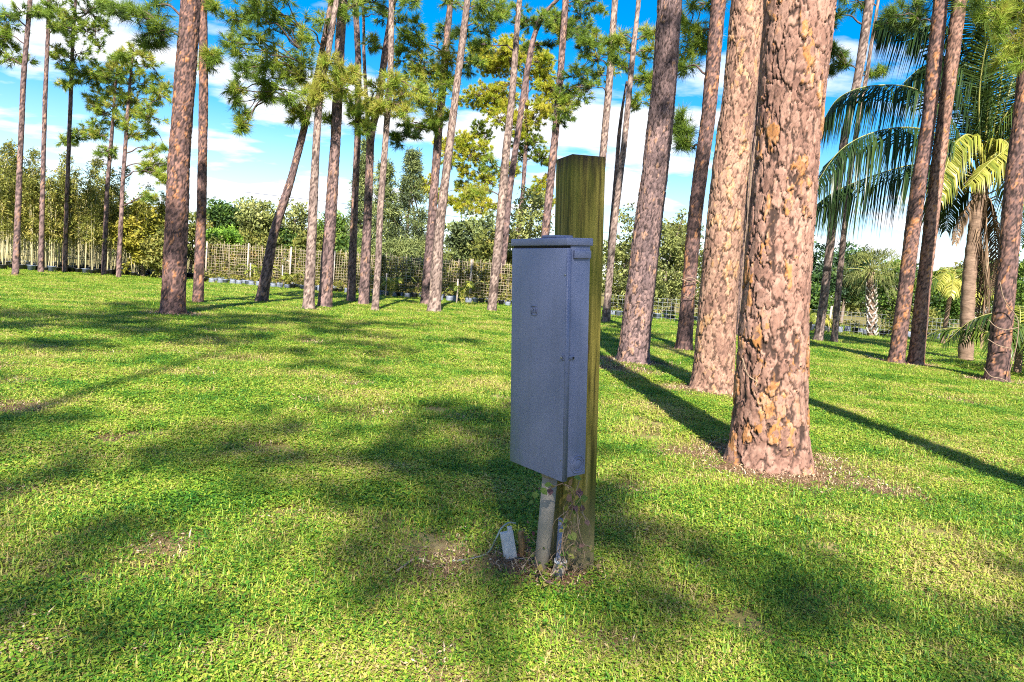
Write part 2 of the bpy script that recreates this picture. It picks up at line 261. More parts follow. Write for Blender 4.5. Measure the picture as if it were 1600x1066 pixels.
pine_list = []
def pine(label, pts, widths, bk='plum', top=13.0, blobs=(), tone=.42, crown=True, seed=0, group='tall pines on the lawn', bright=False, base=None, dens=1.0, straw=0.0, crown_r=1.5, crown_h=None, world=None, nlimb=4, wblobs=()):
    g = np.random.default_rng(seed+100)
    if world is None:
        G = ground(*pts[-1]) if base is None else ground(*base); Y = G[1]
        W_ = [at(x, y, Y) for x, y in pts[:-1]][::-1]; W_ = [np.array([G[0], Y, 0.])]+W_; kw = 1.0 if Y < 10 else math.cos(math.atan2(abs(G[0]), Y))*(.97 if Y < 14.5 else .85); R_ = [w*.5*kw*pxm(Y) for w in widths][::-1]
    else:
        W_ = [np.array(world[0]), np.array(world[1])]; Y = abs(W_[0][1])+2; R_ = widths; G = W_[0]
    if len(R_) < len(W_): R_ = list(np.interp(np.linspace(0, 1, len(W_)), np.linspace(0, 1, len(R_)), R_))
    P = np.array(W_); dirn = P[-1]-P[-2]; dirn = dirn/max(dirn[2], .1); dirn[:2] *= .6
    zvis = P[-1][2]; R_ = list(R_)
    if top > zvis+.5:
        P = np.vstack([P, P[-1]+dirn*(top-zvis)*.5, P[-1]+dirn*(top-zvis)+np.array([g.normal(0, .15), g.normal(0, .15), 0])]); R_ += [R_[-1]*.72, R_[-1]*.18]
    else: top = zvis
    du = max(.0055, Y/710*(.9 if Y < 12 else 1.25)); zz = [-.12]
    while zz[-1] < top: zz.append(zz[-1]+(du*1.35 if zz[-1] < zvis+.2 else .14))
    zz = np.array(zz); k = np.ones(9)/9 
    xs = np.interp(zz, P[:, 2], P[:, 0]); ys = np.interp(zz, P[:, 2], P[:, 1]); rs = np.interp(zz, P[:, 2], R_)
    def sm(a, m): q = np.pad(a, m, mode='reflect', reflect_type='odd'); return np.convolve(q, np.ones(2*m+1)/(2*m+1), 'valid')
    m = min(len(zz)//8, max(3, int(.35/(du*1.35)))); xs = sm(xs, m); ys = sm(ys, m); x0, y0 = np.interp(0, zz, xs), np.interp(0, zz, ys)
    rs = rs*(1+.20*np.exp(-np.maximum(zz, 0)/.11)); nu = int(np.clip(2*PI*R_[0]/du, 14, 380)); th = np.arange(nu)*2*PI/nu
    r0 = float(np.mean(R_[:2])); circ = 2*PI*r0; U = np.broadcast_to(th*r0, (len(zz), nu)); Vv = np.broadcast_to(zz[:, None]+.2, (len(zz), nu)); a = max(.084 if Y < 10 else .068, 2.4*du); b = a*2.1
    f1, f2, c1, c2, oy, eh = bark(U, Vv, circ, a, b, seed+1); g1, g2, d1, d2, py_, gh = bark(U, Vv, circ, a*.40, a*.62, seed+9)
    ss = lambda e: np.clip(e, 0, 1)**2*(3-2*np.clip(e, 0, 1)); nz = vn(U*22+seed, Vv*14); nz2 = vn(U*60+seed, Vv*45); wk = min(1.9, max(1., du/.011)); pl = np.maximum(ss(((f2-f1)/(.07+.15*nz)-.22)/wk), 0.85*(eh < .12)); fl = np.maximum(ss((g2-g1)/.16), gh < .3); rim = pl*(1-ss((f2-f1)/.34-.25))
    amp = min(.022, r0*.07); big = vn(U*3+seed, Vv*1.3)-.5; flut = np.cos(th*5+seed)[None]*np.exp(-np.maximum(zz, 0)/.16)[:, None]*.05*r0
    lay = np.floor(c2*4)/4; disp = amp*(pl*(.4+.6*lay)-.6+pl*.45*oy*(c1-.2)+.35*pl*(.5+.5*fl)*d2)+big*r0*.10+flut
    RR = rs[:, None]+disp; V = np.stack([xs[:, None]-x0+RR*np.cos(th), ys[:, None]-y0+RR*np.sin(th), np.broadcast_to(zz[:, None], RR.shape)], -1).reshape(-1, 3)
    i = np.arange(len(zz)-1)[:, None]; j = np.arange(nu)[None]; kk = (j+1) % nu; F = np.stack([i*nu+j, i*nu+kk, (i+1)*nu+kk, (i+1)*nu+j], -1).reshape(-1, 4)
    patch = vn(U*2.6+seed*3, Vv*1.1)*.6+vn(U*9+seed, Vv*4.5)*.4; mixv = .30*c1+.30*d1+.40*patch; org_ = (c2+.35*(patch-.5)+.25*(d2-.5) > .84) & (nz > .25)
    tone_ = np.where(org_, .76+.2*d1, np.clip(-.02+.82*mixv+.16*(nz2-.5), 0, .70)); crk = np.clip(pl*(.35+.65*fl)-.35*(nz2 > .86), 0, 1)
    C = np.stack([tone_, crk, np.clip(.08+.42*(vn(U*5+3, Vv*1.7+seed)*.6+c1*.4)+.22*d1+.30*rim*nz2+.2*(nz2-.5), 0, 1), np.ones_like(c1)], -1).reshape(-1, 4)
    root = empty('pine_tree', (x0, y0, 0)); tag(root, label, 'pine tree', group); org = np.array([x0, y0, 0])
    mesh('trunk', V, F, m_bark[bk], root, C, smooth=True)
    axis = lambda z: np.array([np.interp(z, zz, xs)-x0, np.interp(z, zz, ys)-y0, z])
    # limbs and blobs of needles: nodes = (position, radius vector)
    B = []
    for bl in blobs:
        px, py, rx, ry = bl[:4]; dY = bl[4] if len(bl) > 4 else g.normal(0, .35); c = at(px, py, Y+dY)-org; B.append((c, rx*(1.35 if bright else 1.12)*pxm(Y), ry*(1.35 if bright else 1.12)*pxm(Y), bl[5] if len(bl) > 5 else tone))
    for bx_, by_, bz_, r1, r2 in wblobs: B.append((axis(min(bz_, top-.1))*np.array([1, 1, 0])+np.array([bx_, by_, bz_]), r1, r2, tone))
    if crown and top > zvis+1.5:
        ch = crown_h or max(zvis+.8, top*.62)
        for q in range(nlimb):
            z = ch+(top-ch)*(q+.5)/nlimb; a_ = q*2.4+g.random()*.8; rr = crown_r*(1-.55*(z-ch)/(top-ch))*g.uniform(.75, 1.15)
            for f in (.5, 1.0):
                s_ = a_+g.normal(0, .25); c = axis(z)+np.array([math.cos(s_)*rr*f, math.sin(s_)*rr*f, .25+.35*f*g.random()]); B.append((c, (.62 if world else .42)*g.uniform(.8, 1.2), (.42 if world else .3)*g.uniform(.8, 1.2), tone))
    for c, rx, ry, t0 in list(B):
        for _ in range(2 if world is None and c[2] < zvis+.6 else 0):
            d_ = unit(g.normal(size=3)); B.append((c+d_*np.array([rx, .5*(rx+ry), ry])*1.25, rx*.5, ry*.5, np.clip(t0+g.normal(0, .1), 0, 1)))
    pos = []; ax = []; tn = []; placed = []; tw = MB(); B.sort(key=lambda b: np.linalg.norm((b[0]-axis(max(b[0][2], .5)))[:2]))
    for c, rx, ry, t0 in B:
        za = np.clip(c[2]-.22*np.linalg.norm((c-axis(c[2]))[:2])-.1, .4, top-.05); s = axis(za); par = None
        for p in placed:
            if np.linalg.norm(p-c) < .75*np.linalg.norm(s-c) and np.linalg.norm(p-c) < 2.2: s = p; par = p; break
        ln = np.linalg.norm(c-s); rb = np.interp(za, zz, rs) if par is None else .1
        if ln > .25:
            md = (s+c)/2+np.array([g.normal(0, .07), g.normal(0, .1), .12])*ln; r_ = min(rb*.5, .018+.014*ln) if par is None else .016+.006*ln
            q1 = s+(md-s)*.5+g.normal(0, .04, 3)*ln; q2 = md+(c-md)*.5+g.normal(0, .05, 3)*ln; cv = curve([s, q1, md, q2, c], 12)
            lm = MB(); lm.tube(cv, np.linspace(r_, r_*.35, 12), 6); lm.build('limb', m_limb, root, True)
        placed.append(c); nT = max(4, int((7+62*rx*ry)*dens)); rv = np.array([rx, (rx+ry)*.5, ry])
        for q in range(nT):
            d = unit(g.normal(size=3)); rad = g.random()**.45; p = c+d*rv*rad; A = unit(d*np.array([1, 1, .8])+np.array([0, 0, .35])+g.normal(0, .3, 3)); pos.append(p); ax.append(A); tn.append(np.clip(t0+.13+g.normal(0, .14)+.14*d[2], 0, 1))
            if g.random() < .5:
                k0 = c+(p-c)*g.uniform(0, .3); mid = (k0+p)/2+g.normal(0, .09, 3)*np.linalg.norm(p-k0)*2; tw.tube(curve([k0, mid, p+A*.04], 5), np.linspace(.009, .004, 5)*max(1, Y/16), 3, cap=False)
    if pos:
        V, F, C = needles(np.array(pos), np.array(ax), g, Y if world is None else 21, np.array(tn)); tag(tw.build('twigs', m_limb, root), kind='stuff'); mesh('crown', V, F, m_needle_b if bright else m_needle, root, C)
    if straw: STRAW_SPOTS.append((x0, y0, straw))
    pine_list.append(root); return root
# ---- the pines of the photograph (pixel points run top to base; widths likewise)
pine('far left pine, outermost trunk at the picture edge', [(47, 0), (37, 117), (30, 281), (24, 432)], [9, 10.5, 12, 14], 'plum', 12.5, [(14, 92, 22, 16), (12, 35, 22, 20), (35, 20, 18, 12), (5, 60, 12, 12)], .5, seed=1)
pine('slim straight pine second from the left edge', [(77, 0), (70, 164), (66, 328), (64, 428)], [8, 9, 10, 12], 'plum', 12, [(88, 12, 22, 15), (100, 42, 14, 10), (62, 18, 12, 10)], .5, seed=2)
pine('slim pine third from the left edge with low drooping crown', [(121, -40), (114, 61), (110, 164), (104, 328), (101, 428)], [5, 7, 8, 8.5, 10], 'plum', 11.5, [(140, 20, 28, 22), (120, 85, 20, 18), (150, 50, 18, 16), (95, 95, 16, 12), (130, 115, 16, 10), (108, 40, 16, 14), (165, 12, 10, 8), (115, 128, 12, 8)], .5, seed=3)
pine('short slender pine of a pair, left one, whole crown showing', [(184, 95), (180, 140), (174, 220), (167, 300), (162, 432)], [3, 5, 7.5, 8.5, 10], 'plum', 0, [(150, 120, 16, 12), (160, 150, 22, 14), (140, 160, 12, 10), (178, 118, 20, 14), (150, 195, 18, 12), (125, 208, 18, 9), (98, 222, 12, 9), (165, 178, 18, 11), (185, 92, 16, 12), (175, 235, 14, 8)], .55, crown=False, seed=4)
pine('short slender pine of a pair, right one, with yellowish crown', [(208, 80), (203, 130), (199, 183), (192, 281), (185, 436)], [3, 5, 7, 8, 10], 'plum', 0, [(208, 84, 22, 12), (236, 102, 22, 13), (225, 130, 24, 13), (250, 148, 16, 12), (205, 112, 20, 13), (215, 158, 28, 13), (235, 183, 22, 12), (200, 188, 18, 10), (215, 208, 24, 11), (235, 232, 18, 9), (245, 258, 14, 10), (250, 282, 10, 8), (190, 150, 14, 10), (225, 268, 12, 8), (232, 310, 8, 6)], .66, crown=False, seed=5)
pine('thick red-brown pine standing alone at left', [(298, 0), (290, 117), (281, 234), (275, 360), (270, 492)], [31, 34, 36, 37, 41], 'red', 14.5, [(248, 52, 14, 9, -.3), (222, 26, 26, 11, -.4), (190, 14, 20, 10, -.3), (238, 8, 24, 8, .2), (232, 68, 12, 7, .1)], .3, seed=6, straw=.55)
pine('narrow dark pine close behind the thick red-brown one', [(317, 0), (318, 164), (315, 328), (309, 476)], [16, 17, 18, 21], 'red', 14, [(335, 92, 8, 6, 0), (330, 100, 9, 8, .2), (328, 6, 8, 6)], .45, seed=7, straw=.4)
pine('strongly leaning pine with crooked base', [(518, 0), (507, 61), (495, 122), (478, 188), (455, 281), (427, 366), (408, 474)], [9, 11, 12, 13, 15, 17, 24], 'plum', 11, [(398, 15, 30, 16, -1), (430, 25, 32, 18, -.8), (468, 42, 30, 20, -.6), (400, 62, 26, 14, -1), (376, 82, 20, 12, -1.2), (378, 118, 20, 12, -1.3), (368, 145, 15, 14, -1.2), (382, 180, 14, 14, -1.2), (440, 92, 24, 18, -.8), (425, 122, 22, 15, -1), (470, 78, 22, 15, -.7), (445, 140, 16, 12, -.9), (410, 150, 14, 10, -1), (365, 30, 16, 10, -.9), (480, 165, 14, 12, -.5, .72), (462, 185, 10, 10, -.4), (470, 120, 18, 11, -.6, .75)], .5, seed=8, dens=1.15)
pine('pale flaky pine beside the leaning one', [(523, 19), (511, 94), (503, 130), (496, 188), (489, 328), (482, 485)], [10, 11, 12, 14, 16, 22], 'grey', 12, [(512, 98, 14, 12, -.3, .78), (505, 140, 14, 10, -.2, .8), (490, 150, 12, 9, -.3, .8)], .55, seed=9, straw=.35)
pine('sturdy dark pine touching the pale flaky one', [(535, 0), (530, 94), (525, 211), (517, 328), (507, 483)], [16, 18, 19, 21, 27], 'plum', 13, [(530, 110, 18, 14, -.4, .8), (548, 128, 16, 10, -.4, .82), (535, 140, 18, 9, -.4, .8), (545, 12, 22, 13, -.4), (520, 190, 10, 7, .3)], .5, seed=10)
pine('slim pine with dark foot, left of the centre cluster', [(556, 19), (560, 94), (559, 211), (554, 328), (548, 474)], [10, 11, 12, 13, 17], 'plum', 12.5, [(575, 168, 18, 11, -.3, .75), (555, 188, 12, 10, -.2, .6), (568, 8, 24, 10), (548, 160, 10, 9, -.2, .7)], .5, seed=11)
pine('thin pine hidden behind the dark trunk of the centre cluster', [(569, 94), (575, 202), (577, 330), (574, 474)], [6, 7, 8, 9], 'plum', 11.5, [(572, 195, 10, 8)], .45, seed=12)
pine('dark brown pine bending right above its middle', [(612, 19), (600, 94), (593, 155), (579, 211), (575, 328), (568, 478)], [11, 12, 13, 14, 15, 20], 'plum', 12.5, [(604, 148, 22, 13, -.5, .78), (580, 160, 18, 11, -.5, .78), (592, 172, 22, 8, -.4, .8), (585, 5, 26, 10), (575, 70, 10, 8, .2), (570, 205, 12, 6)], .5, seed=13)
pine('gently curved tan pine in front of the centre cluster', [(612, 0), (610, 117), (603, 211), (594, 328), (591, 410), (586, 487)], [10, 11, 11, 12, 11, 14], 'grey', 12, [(625, 162, 22, 10, -.4, .8), (632, 140, 22, 12, -.5, .72), (612, 168, 18, 8, -.3, .8), (618, 130, 14, 8, -.3, .7), (632, 5, 14, 10)], .55, seed=14)
pine('left stem of the twin pines at the trellis', [(704, 0), (694, 110), (685, 211), (676, 328), (666, 478)], [11, 13, 14, 16, 22], 'plum', 13, [(652, 55, 22, 12, -.6), (640, 72, 24, 12, -.6), (628, 95, 20, 12, -.5), (660, 95, 24, 12, -.6, .65), (668, 120, 24, 14, -.6, .68), (690, 80, 22, 12, -.5, .85), (675, 148, 26, 14, -.5, .75), (650, 150, 18, 10, -.5, .8), (695, 130, 16, 12, -.4, .6), (640, 210, 22, 9, -.3, .3), (668, 198, 20, 11, -.3, .5), (622, 222, 12, 7, -.3, .3), (705, 60, 16, 12, .3, .3), (684, 185, 18, 14, -.4, .6), (650, 118, 14, 8, -.4, .4)], .5, seed=15, dens=1.1)
pine('right stem of the twin pines at the trellis, pale above', [(730, 0), (723, 61), (711, 155), (699, 258), (687, 352), (678, 489)], [11, 12, 13, 15, 17, 25], 'grey', 13, [(742, 12, 30, 11, .4, .55), (765, 22, 22, 9, .4, .45), (752, 38, 22, 8, .3, .35), (735, 100, 12, 10, .5, .3), (728, 50, 10, 8, .5, .35), (780, 8, 16, 8, .5, .5)], .45, seed=16, straw=.3)
pine('pine with knotted trunk left of the grey box', [(812, 0), (809, 28), (800, 150), (791, 234), (785, 305), (781, 352), (768, 488)], [10, 10, 12, 14, 16, 15, 17], 'grey', 12.5, [(770, 260, 14, 8, .3, .6), (742, 305, 16, 9, .4, .7), (760, 70, 20, 8, .5, .3)], .5, seed=17)
pine('dark pine crossing behind the knotted trunk', [(880, -12), (868, 4), (847, 22), (833, 61), (821, 127), (809, 211), (795, 305), (781, 476)], [8, 8.5, 9, 10, 11, 11, 12, 12], 'plum', 11, [(850, 32, 16, 11, -.3, .4), (868, 45, 16, 11, -.3, .4), (825, 40, 16, 9, .3, .3), (812, 20, 16, 10, .4, .35), (865, 25, 16, 9, 0, .4), (840, 70, 12, 7, .2, .3)], .42, seed=18)
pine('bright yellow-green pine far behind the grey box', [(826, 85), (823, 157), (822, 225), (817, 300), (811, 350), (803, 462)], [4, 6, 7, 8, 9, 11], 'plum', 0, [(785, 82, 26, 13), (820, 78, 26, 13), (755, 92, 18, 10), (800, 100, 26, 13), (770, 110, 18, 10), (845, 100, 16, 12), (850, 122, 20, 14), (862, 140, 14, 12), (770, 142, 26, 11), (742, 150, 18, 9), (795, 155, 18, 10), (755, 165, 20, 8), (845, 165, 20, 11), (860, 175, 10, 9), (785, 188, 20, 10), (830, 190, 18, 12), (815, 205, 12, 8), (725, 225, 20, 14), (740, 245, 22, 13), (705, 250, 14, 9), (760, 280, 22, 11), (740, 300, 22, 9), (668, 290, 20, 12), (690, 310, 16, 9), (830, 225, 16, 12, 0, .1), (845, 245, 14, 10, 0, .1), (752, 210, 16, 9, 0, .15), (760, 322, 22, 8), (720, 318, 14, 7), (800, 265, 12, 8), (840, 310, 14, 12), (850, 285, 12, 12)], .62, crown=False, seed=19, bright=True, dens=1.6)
pine('smooth straight pine rising just behind the grey box', [(884, 0), (875, 127), (866, 225), (852, 366), (842, 486)], [11, 12, 13, 15, 18], 'plum', 13, [(905, 20, 20, 11, .4, .35), (890, 45, 14, 10, .4, .35), (915, 42, 18, 9, .4, .35), (876, 60, 14, 12, .5, .45), (870, 30, 12, 10, .5, .5), (925, 18, 14, 9, .5, .4)], .4, seed=20)
pine('pine rising behind the mossy post', [(961, 0), (951, 141), (942, 244), (928, 400), (922, 492)], [11, 13, 13, 15, 18], 'grey', 13, [(895, 118, 20, 7, -.3, .3), (918, 125, 20, 8, -.3, .35), (935, 92, 18, 10, -.2, .5), (920, 75, 16, 10, -.2, .35), (905, 58, 12, 9, -.2, .3), (888, 140, 14, 8, -.3, .35), (905, 150, 18, 9, -.3, .55), (885, 165, 14, 9, -.2, .6), (875, 190, 12, 10, -.2, .4), (940, 118, 14, 9, .2, .6), (930, 65, 16, 9, .2, .6)], .4, seed=21)
pine('pale thin pine with broken side stem right of the post', [(998, 0), (988, 94), (979, 188), (973, 244), (960, 347), (946, 506)], [8, 10, 10, 11, 12, 14], 'grey', 11, [(972, 55, 13, 9, .3, .65), (968, 78, 13, 12, .3, .55), (1010, 48, 10, 8, .3, .6), (1010, 90, 14, 10, .3, .6), (1005, 115, 14, 9, .3, .4), (1002, 158, 13, 9, .3, .6), (965, 98, 10, 8, .3, .4), (1016, 130, 8, 8, .3, .7)], .5, crown=True, seed=22)
pine('short forked dark pine stem against the pale thin pine', [(979, 130), (972, 170), (967, 211), (962, 290), (954, 380), (949, 503)], [4, 5, 7, 9, 10, 11], 'plum', 0, [], .4, crown=False, seed=23)
pine('thick leaning plum-brown pine right of the post', [(1047, 0), (1040, 94), (1033, 188), (1016, 328), (1001, 450), (988, 568)], [38, 38, 39, 43, 47, 51], 'plum', 15, [], .42, seed=24, straw=.55)
pine('reddish pine tied with vine, between two thicker trunks', [(1123, 0), (1115, 94), (1106, 188), (1087, 328), (1076, 450), (1068, 548)], [22, 23, 23, 23, 23, 27], 'red', 14, [(1085, 38, 14, 10, .6, .4), (1078, 65, 16, 11, .6, .45), (1090, 85, 16, 10, .6, .35), (1075, 105, 16, 9, .6, .3), (1098, 60, 10, 9, .6, .4), (1068, 190, 10, 8, .5, .3), (1072, 208, 9, 7, .5, .3), (1064, 228, 9, 6, .5, .25), (1100, 6, 20, 6, .3, .3)], .4, seed=25, straw=.4)
pine('broad golden-barked pine just left of the nearest one', [(1169, 0), (1162, 70), (1155, 141), (1138, 281), (1124, 440), (1112, 612)], [47, 48, 49, 53, 58, 63], 'gold', 15.5, [], .42, seed=26, straw=.5)
pine('dark vine-hung pine half hidden behind the nearest trunk', [(1197, 0), (1185, 164), (1175, 281), (1165, 420), (1158, 527)], [26, 27, 28, 30, 34], 'plum', 14, [], .35, seed=27)
pine('nearest and thickest pine with large flaky bark plates', [(1249, 0), (1240, 117), (1232, 234), (1219, 365), (1209, 497), (1204, 620), (1202, 727)], [97, 93, 90, 97, 104, 108, 117], 'pink', 16, [], .42, seed=28, straw=.55)
pine('grey-tan leaning pine behind the palm fronds', [(1359, 0), (1341, 122), (1320, 211), (1301, 352), (1288, 460), (1278, 535)], [17, 16, 15, 15, 16, 18], 'grey', 12.5, [(1298, 32, 9, 9, .2, .3), (1302, 82, 12, 10, .2, .3), (1312, 98, 10, 8, .2, .3), (1366, 112, 11, 8, .2, .3), (1292, 105, 8, 6, .2, .3)], .35, seed=29)
pine('thin pale pine twin of the grey-tan leaning one', [(1352, 130), (1341, 188), (1327, 281), (1315, 399), (1303, 537)], [8, 9, 10, 11, 13], 'grey', 11, [], .4, seed=30)
pine('dark left trunk of the joined pair before the palm', [(1470, 0), (1451, 188), (1430, 328), (1415, 450), (1400, 569)], [27, 27, 28, 29, 31], 'red', 14.5, [(1410, 15, 20, 9, .5, .25), (1395, 35, 18, 8, .5, .25), (1425, 38, 16, 8, .5, .2)], .3, seed=31, straw=.45)
pine('lit right trunk of the joined pair before the palm', [(1500, 0), (1481, 141), (1463, 281), (1446, 422), (1430, 571)], [26, 26, 26, 27, 32], 'pink', 14.5, [], .4, seed=32, straw=.4)
pine('right edge pine wound with bare vines', [(1608, 60), (1599, 164), (1585, 281), (1574, 422), (1557, 597)], [29, 30, 31, 34, 41], 'red', 14, [(1560, 25, 26, 14, -.5, .7), (1585, 60, 22, 16, -.5, .75), (1570, 90, 20, 14, -.5, .75), (1530, 8, 24, 9, -.4, .45), (1595, 20, 18, 12, -.5, .7)], .5, seed=33, straw=.4)
# pines behind the viewpoint whose crowns shade the foreground
for i, (x, y, r, top, ch, cr_, nl, dn) in enumerate([(4.05, .6, .19, 15, 11.2, 1.8, 7, .9), (-6.0, -5.8, .2, 17.5, 11.8, 3.6, 17, 1.1), (-2.4, -8.6, .10, 20.5, 15.4, 3.6, 16, .85), (-1.1, -14.4, .10, 16.5, 11.0, 2.8, 11, .5), (.95, -12.4, .10, 16, 12.8, 1.2, 5, .7), (3.0, -15.8, .10, 16, 11.4, 2.6, 10, .55), (-3.3, -12.6, .10, 16, 11.2, 2.2, 8, .6), (-13, -4.5, .2, 17, 11, 3.4, 11, 1.0)]):
    pine('tall pine standing behind the viewpoint, its crown shading the lawn', None, [r, r*.85], 'plum', top, (), .4, seed=60+i, group='pines behind the viewpoint', world=((x, y, 0), (x-.1, y, 3.0)), crown_r=cr_, crown_h=ch, nlimb=nl, dens=dn, wblobs=[(-.3, 0, 13.2, .5, .4), (.3, .1, 13.3, .5, .4), (-.1, -.2, 13.9, .55, .4), (.45, .1, 14.0, .5, .4), (-.5, .1, 14.1, .45, .35), (.1, .1, 14.6, .55, .4), (-.3, -.1, 14.9, .45, .35), (.4, 0, 15.1, .45, .35), (.05, 0, 15.5, .45, .3)] if x == .95 else ())
# bare vines on trunks
m_vine = noisy('dry_vine', [(.3, (.14, .09, .06)), (.7, (.30, .22, .15))], 30, rough=.9)
def vine_on(px_pts, base, off, r, root):
    Y = ground(*base)[1]-off; P = [at(x, y, Y)-np.array(root.location) for x, y in px_pts]; mb = MB(); mb.tube(curve(P, 6*len(P)), r, 5); mb.build('vine', m_vine, root, True)
PT = {r['label']: r for r in pine_list}
pr = PT['right edge pine wound with bare vines']; bs = (1557, 597)
for q in ([(1537, 575), (1548, 588), (1565, 592), (1580, 600)], [(1545, 500), (1555, 510), (1570, 515), (1592, 512)], [(1543, 530), (1560, 540), (1580, 545)], [(1562, 440), (1570, 470), (1590, 500), (1588, 540), (1575, 590)]): vine_on(q, bs, .26, .008, pr)
pr = PT['reddish pine tied with vine, between two thicker trunks']
for q in ([(1064, 436), (1078, 441), (1092, 438)], [(1068, 462), (1080, 466), (1092, 455)], [(1066, 438), (1080, 434), (1094, 442)]): vine_on(q, (1068, 548), .2, .008, pr)
pr = PT['dark vine-hung pine half hidden behind the nearest trunk']
for k in range(9):
    x0 = 1163+k*3.2; vine_on([(x0+26+random.uniform(-4, 4), 20), (x0+16+random.uniform(-6, 6), 150), (x0+8+random.uniform(-5, 5), 280), (x0+random.uniform(-3, 3), 420), (x0-8, 520)], (1158, 527), .3+random.uniform(0, .08), random.uniform(.006, .014), pr)
pr = PT['nearest and thickest pine with large flaky bark plates']; vine_on([(1160, 560), (1168, 585), (1182, 597), (1180, 605)], (1202, 727), .29, .005, pr)
# ------------------------------------------------------------------ grey electrical box on its post
m_box = noisy('grey_enamel', [(.3, (.128, .150, .262)), (.7, (.150, .173, .292))], 3.0, (1, 1, .35), .42, .06, 7, .5)
def weather(m):
    t = m.node_tree; p = [n for n in t.nodes if n.type == 'BSDF_PRINCIPLED'][0]; src = p.inputs['Base Color'].links[0].from_socket; c = t.nodes.new('ShaderNodeTexCoord')
    def layer(src, scale, st, lo, hi, col, amt):
        mp = t.nodes.new('ShaderNodeMapping'); mp.inputs['Scale'].default_value = st; t.links.new(c.outputs['Object'], mp.inputs[0]); n = N(t, 'ShaderNodeTexNoise'); n.inputs['Scale'].default_value = scale; n.inputs['Detail'].default_value = 8; n.inputs['Roughness'].default_value = .7; t.links.new(mp.outputs[0], n.inputs['Vector'])
        mr = N(t, 'ShaderNodeMapRange'); mr.inputs['From Min'].default_value = lo; mr.inputs['From Max'].default_value = hi; mr.inputs['To Max'].default_value = amt; t.links.new(n.outputs['Fac'], mr.inputs['Value']); mx = N(t, 'ShaderNodeMix', data_type='RGBA'); t.links.new(mr.outputs[0], mx.inputs['Factor']); t.links.new(src, mx.inputs['A']); mx.inputs['B'].default_value = (*col, 1); return mx.outputs['Result']
    src = layer(src, 22, (1, 1, .06), .48, .72, (.07, .08, .12), .22); src = layer(src, 60, (1, 1, .7), .60, .72, (.26, .28, .33), .08); src = layer(src, 9, (1, 1, 1), .56, .75, (.10, .13, .15), .25)
    # green algae creeping in from the far lower edge of the door
    sp = t.nodes.new('ShaderNodeSeparateXYZ'); t.links.new(c.outputs['Object'], sp.inputs[0]); n = N(t, 'ShaderNodeTexNoise'); n.inputs['Scale'].default_value = 35; n.inputs['Detail'].default_value = 7; n.inputs['Roughness'].default_value = .75; t.links.new(c.outputs['Object'], n.inputs['Vector'])
    a = N(t, 'ShaderNodeMath', operation='MULTIPLY_ADD'); t.links.new(sp.outputs['Z'], a.inputs[0]); a.inputs[1].default_value = -.22; t.links.new(sp.outputs['Y'], a.inputs[2]); b = N(t, 'ShaderNodeMath', operation='MULTIPLY_ADD'); t.links.new(n.outputs['Fac'], b.inputs[0]); b.inputs[1].default_value = .22; t.links.new(a.outputs[0], b.inputs[2])
    mr = N(t, 'ShaderNodeMapRange'); mr.inputs['From Min'].default_value = .34; mr.inputs['From Max'].default_value = .46; mr.inputs['To Max'].default_value = .6; t.links.new(b.outputs[0], mr.inputs['Value']); mx = N(t, 'ShaderNodeMix', data_type='RGBA'); t.links.new(mr.outputs[0], mx.inputs['Factor']); t.links.new(src, mx.inputs['A']); mx.inputs['B'].default_value = (.075, .13, .10, 1); t.links.new(mx.outputs['Result'], p.inputs['Base Color']); p.inputs['Roughness'].default_value = .5
weather(m_box)
m_boxd = noisy('grey_enamel_trim', [(.3, (.105, .125, .22)), (.7, (.125, .148, .25))], 6, rough=.45, bump=.05)
m_gap = plain('dark_gap', (.01, .01, .012), .9)
m_steel = plain('dull_steel', (.30, .30, .33), .45, .5, .6)
BW, BD, BH = .3515, .1197, .938; BO = np.array([.2339, 2.6745, .4264]); BR = rotm(.6273, .0285, -.0622)
box_root = empty('electrical_box', BO); tag(box_root, 'tall grey metal electrical box with hinged door, mounted on mossy post', 'electrical box')
box_root.matrix_world = Matrix([[*BR[0], BO[0]], [*BR[1], BO[1]], [*BR[2], BO[2]], [0, 0, 0, 1]])
def bpart(name, c, size, mat, bev=.003, par=None):
    o = MB().box(c, size).build(name, mat, par or box_root); 
    if bev: bevel(o, bev)
    return o
# local axes: x = depth (front at 0), y = width to the left, z = up
bpart('cabinet', (.022+(BD-.022)/2, BW/2, BH/2-.006), (BD-.022, BW-.008, BH-.045), m_box, .004)
bpart('door', (.0115, BW/2, BH/2-.018), (.023, BW-.002, BH-.042), m_box, .004)
lip = MB().box((.011, .0, BH/2-.018), (.0215, .0035, BH-.05)).build('door_lip', m_boxd, box_root)
bpart('lid', (BD/2+.002, BW/2, BH-.0155), (BD+.009, BW+.009, .029), m_box, .004)
MB().box((BD/2, BW/2, BH-.034), (BD-.012, BW-.014, .012)).build('lid_gap', m_gap, box_root)
bpart('side_tab', (.074, -.0005, BH-.062), (.082, .012, .030), m_box, .002)
bpart('rain_hub', (.055, BW*.36, BH+.0045), (.085, .092, .012), m_boxd, .004)
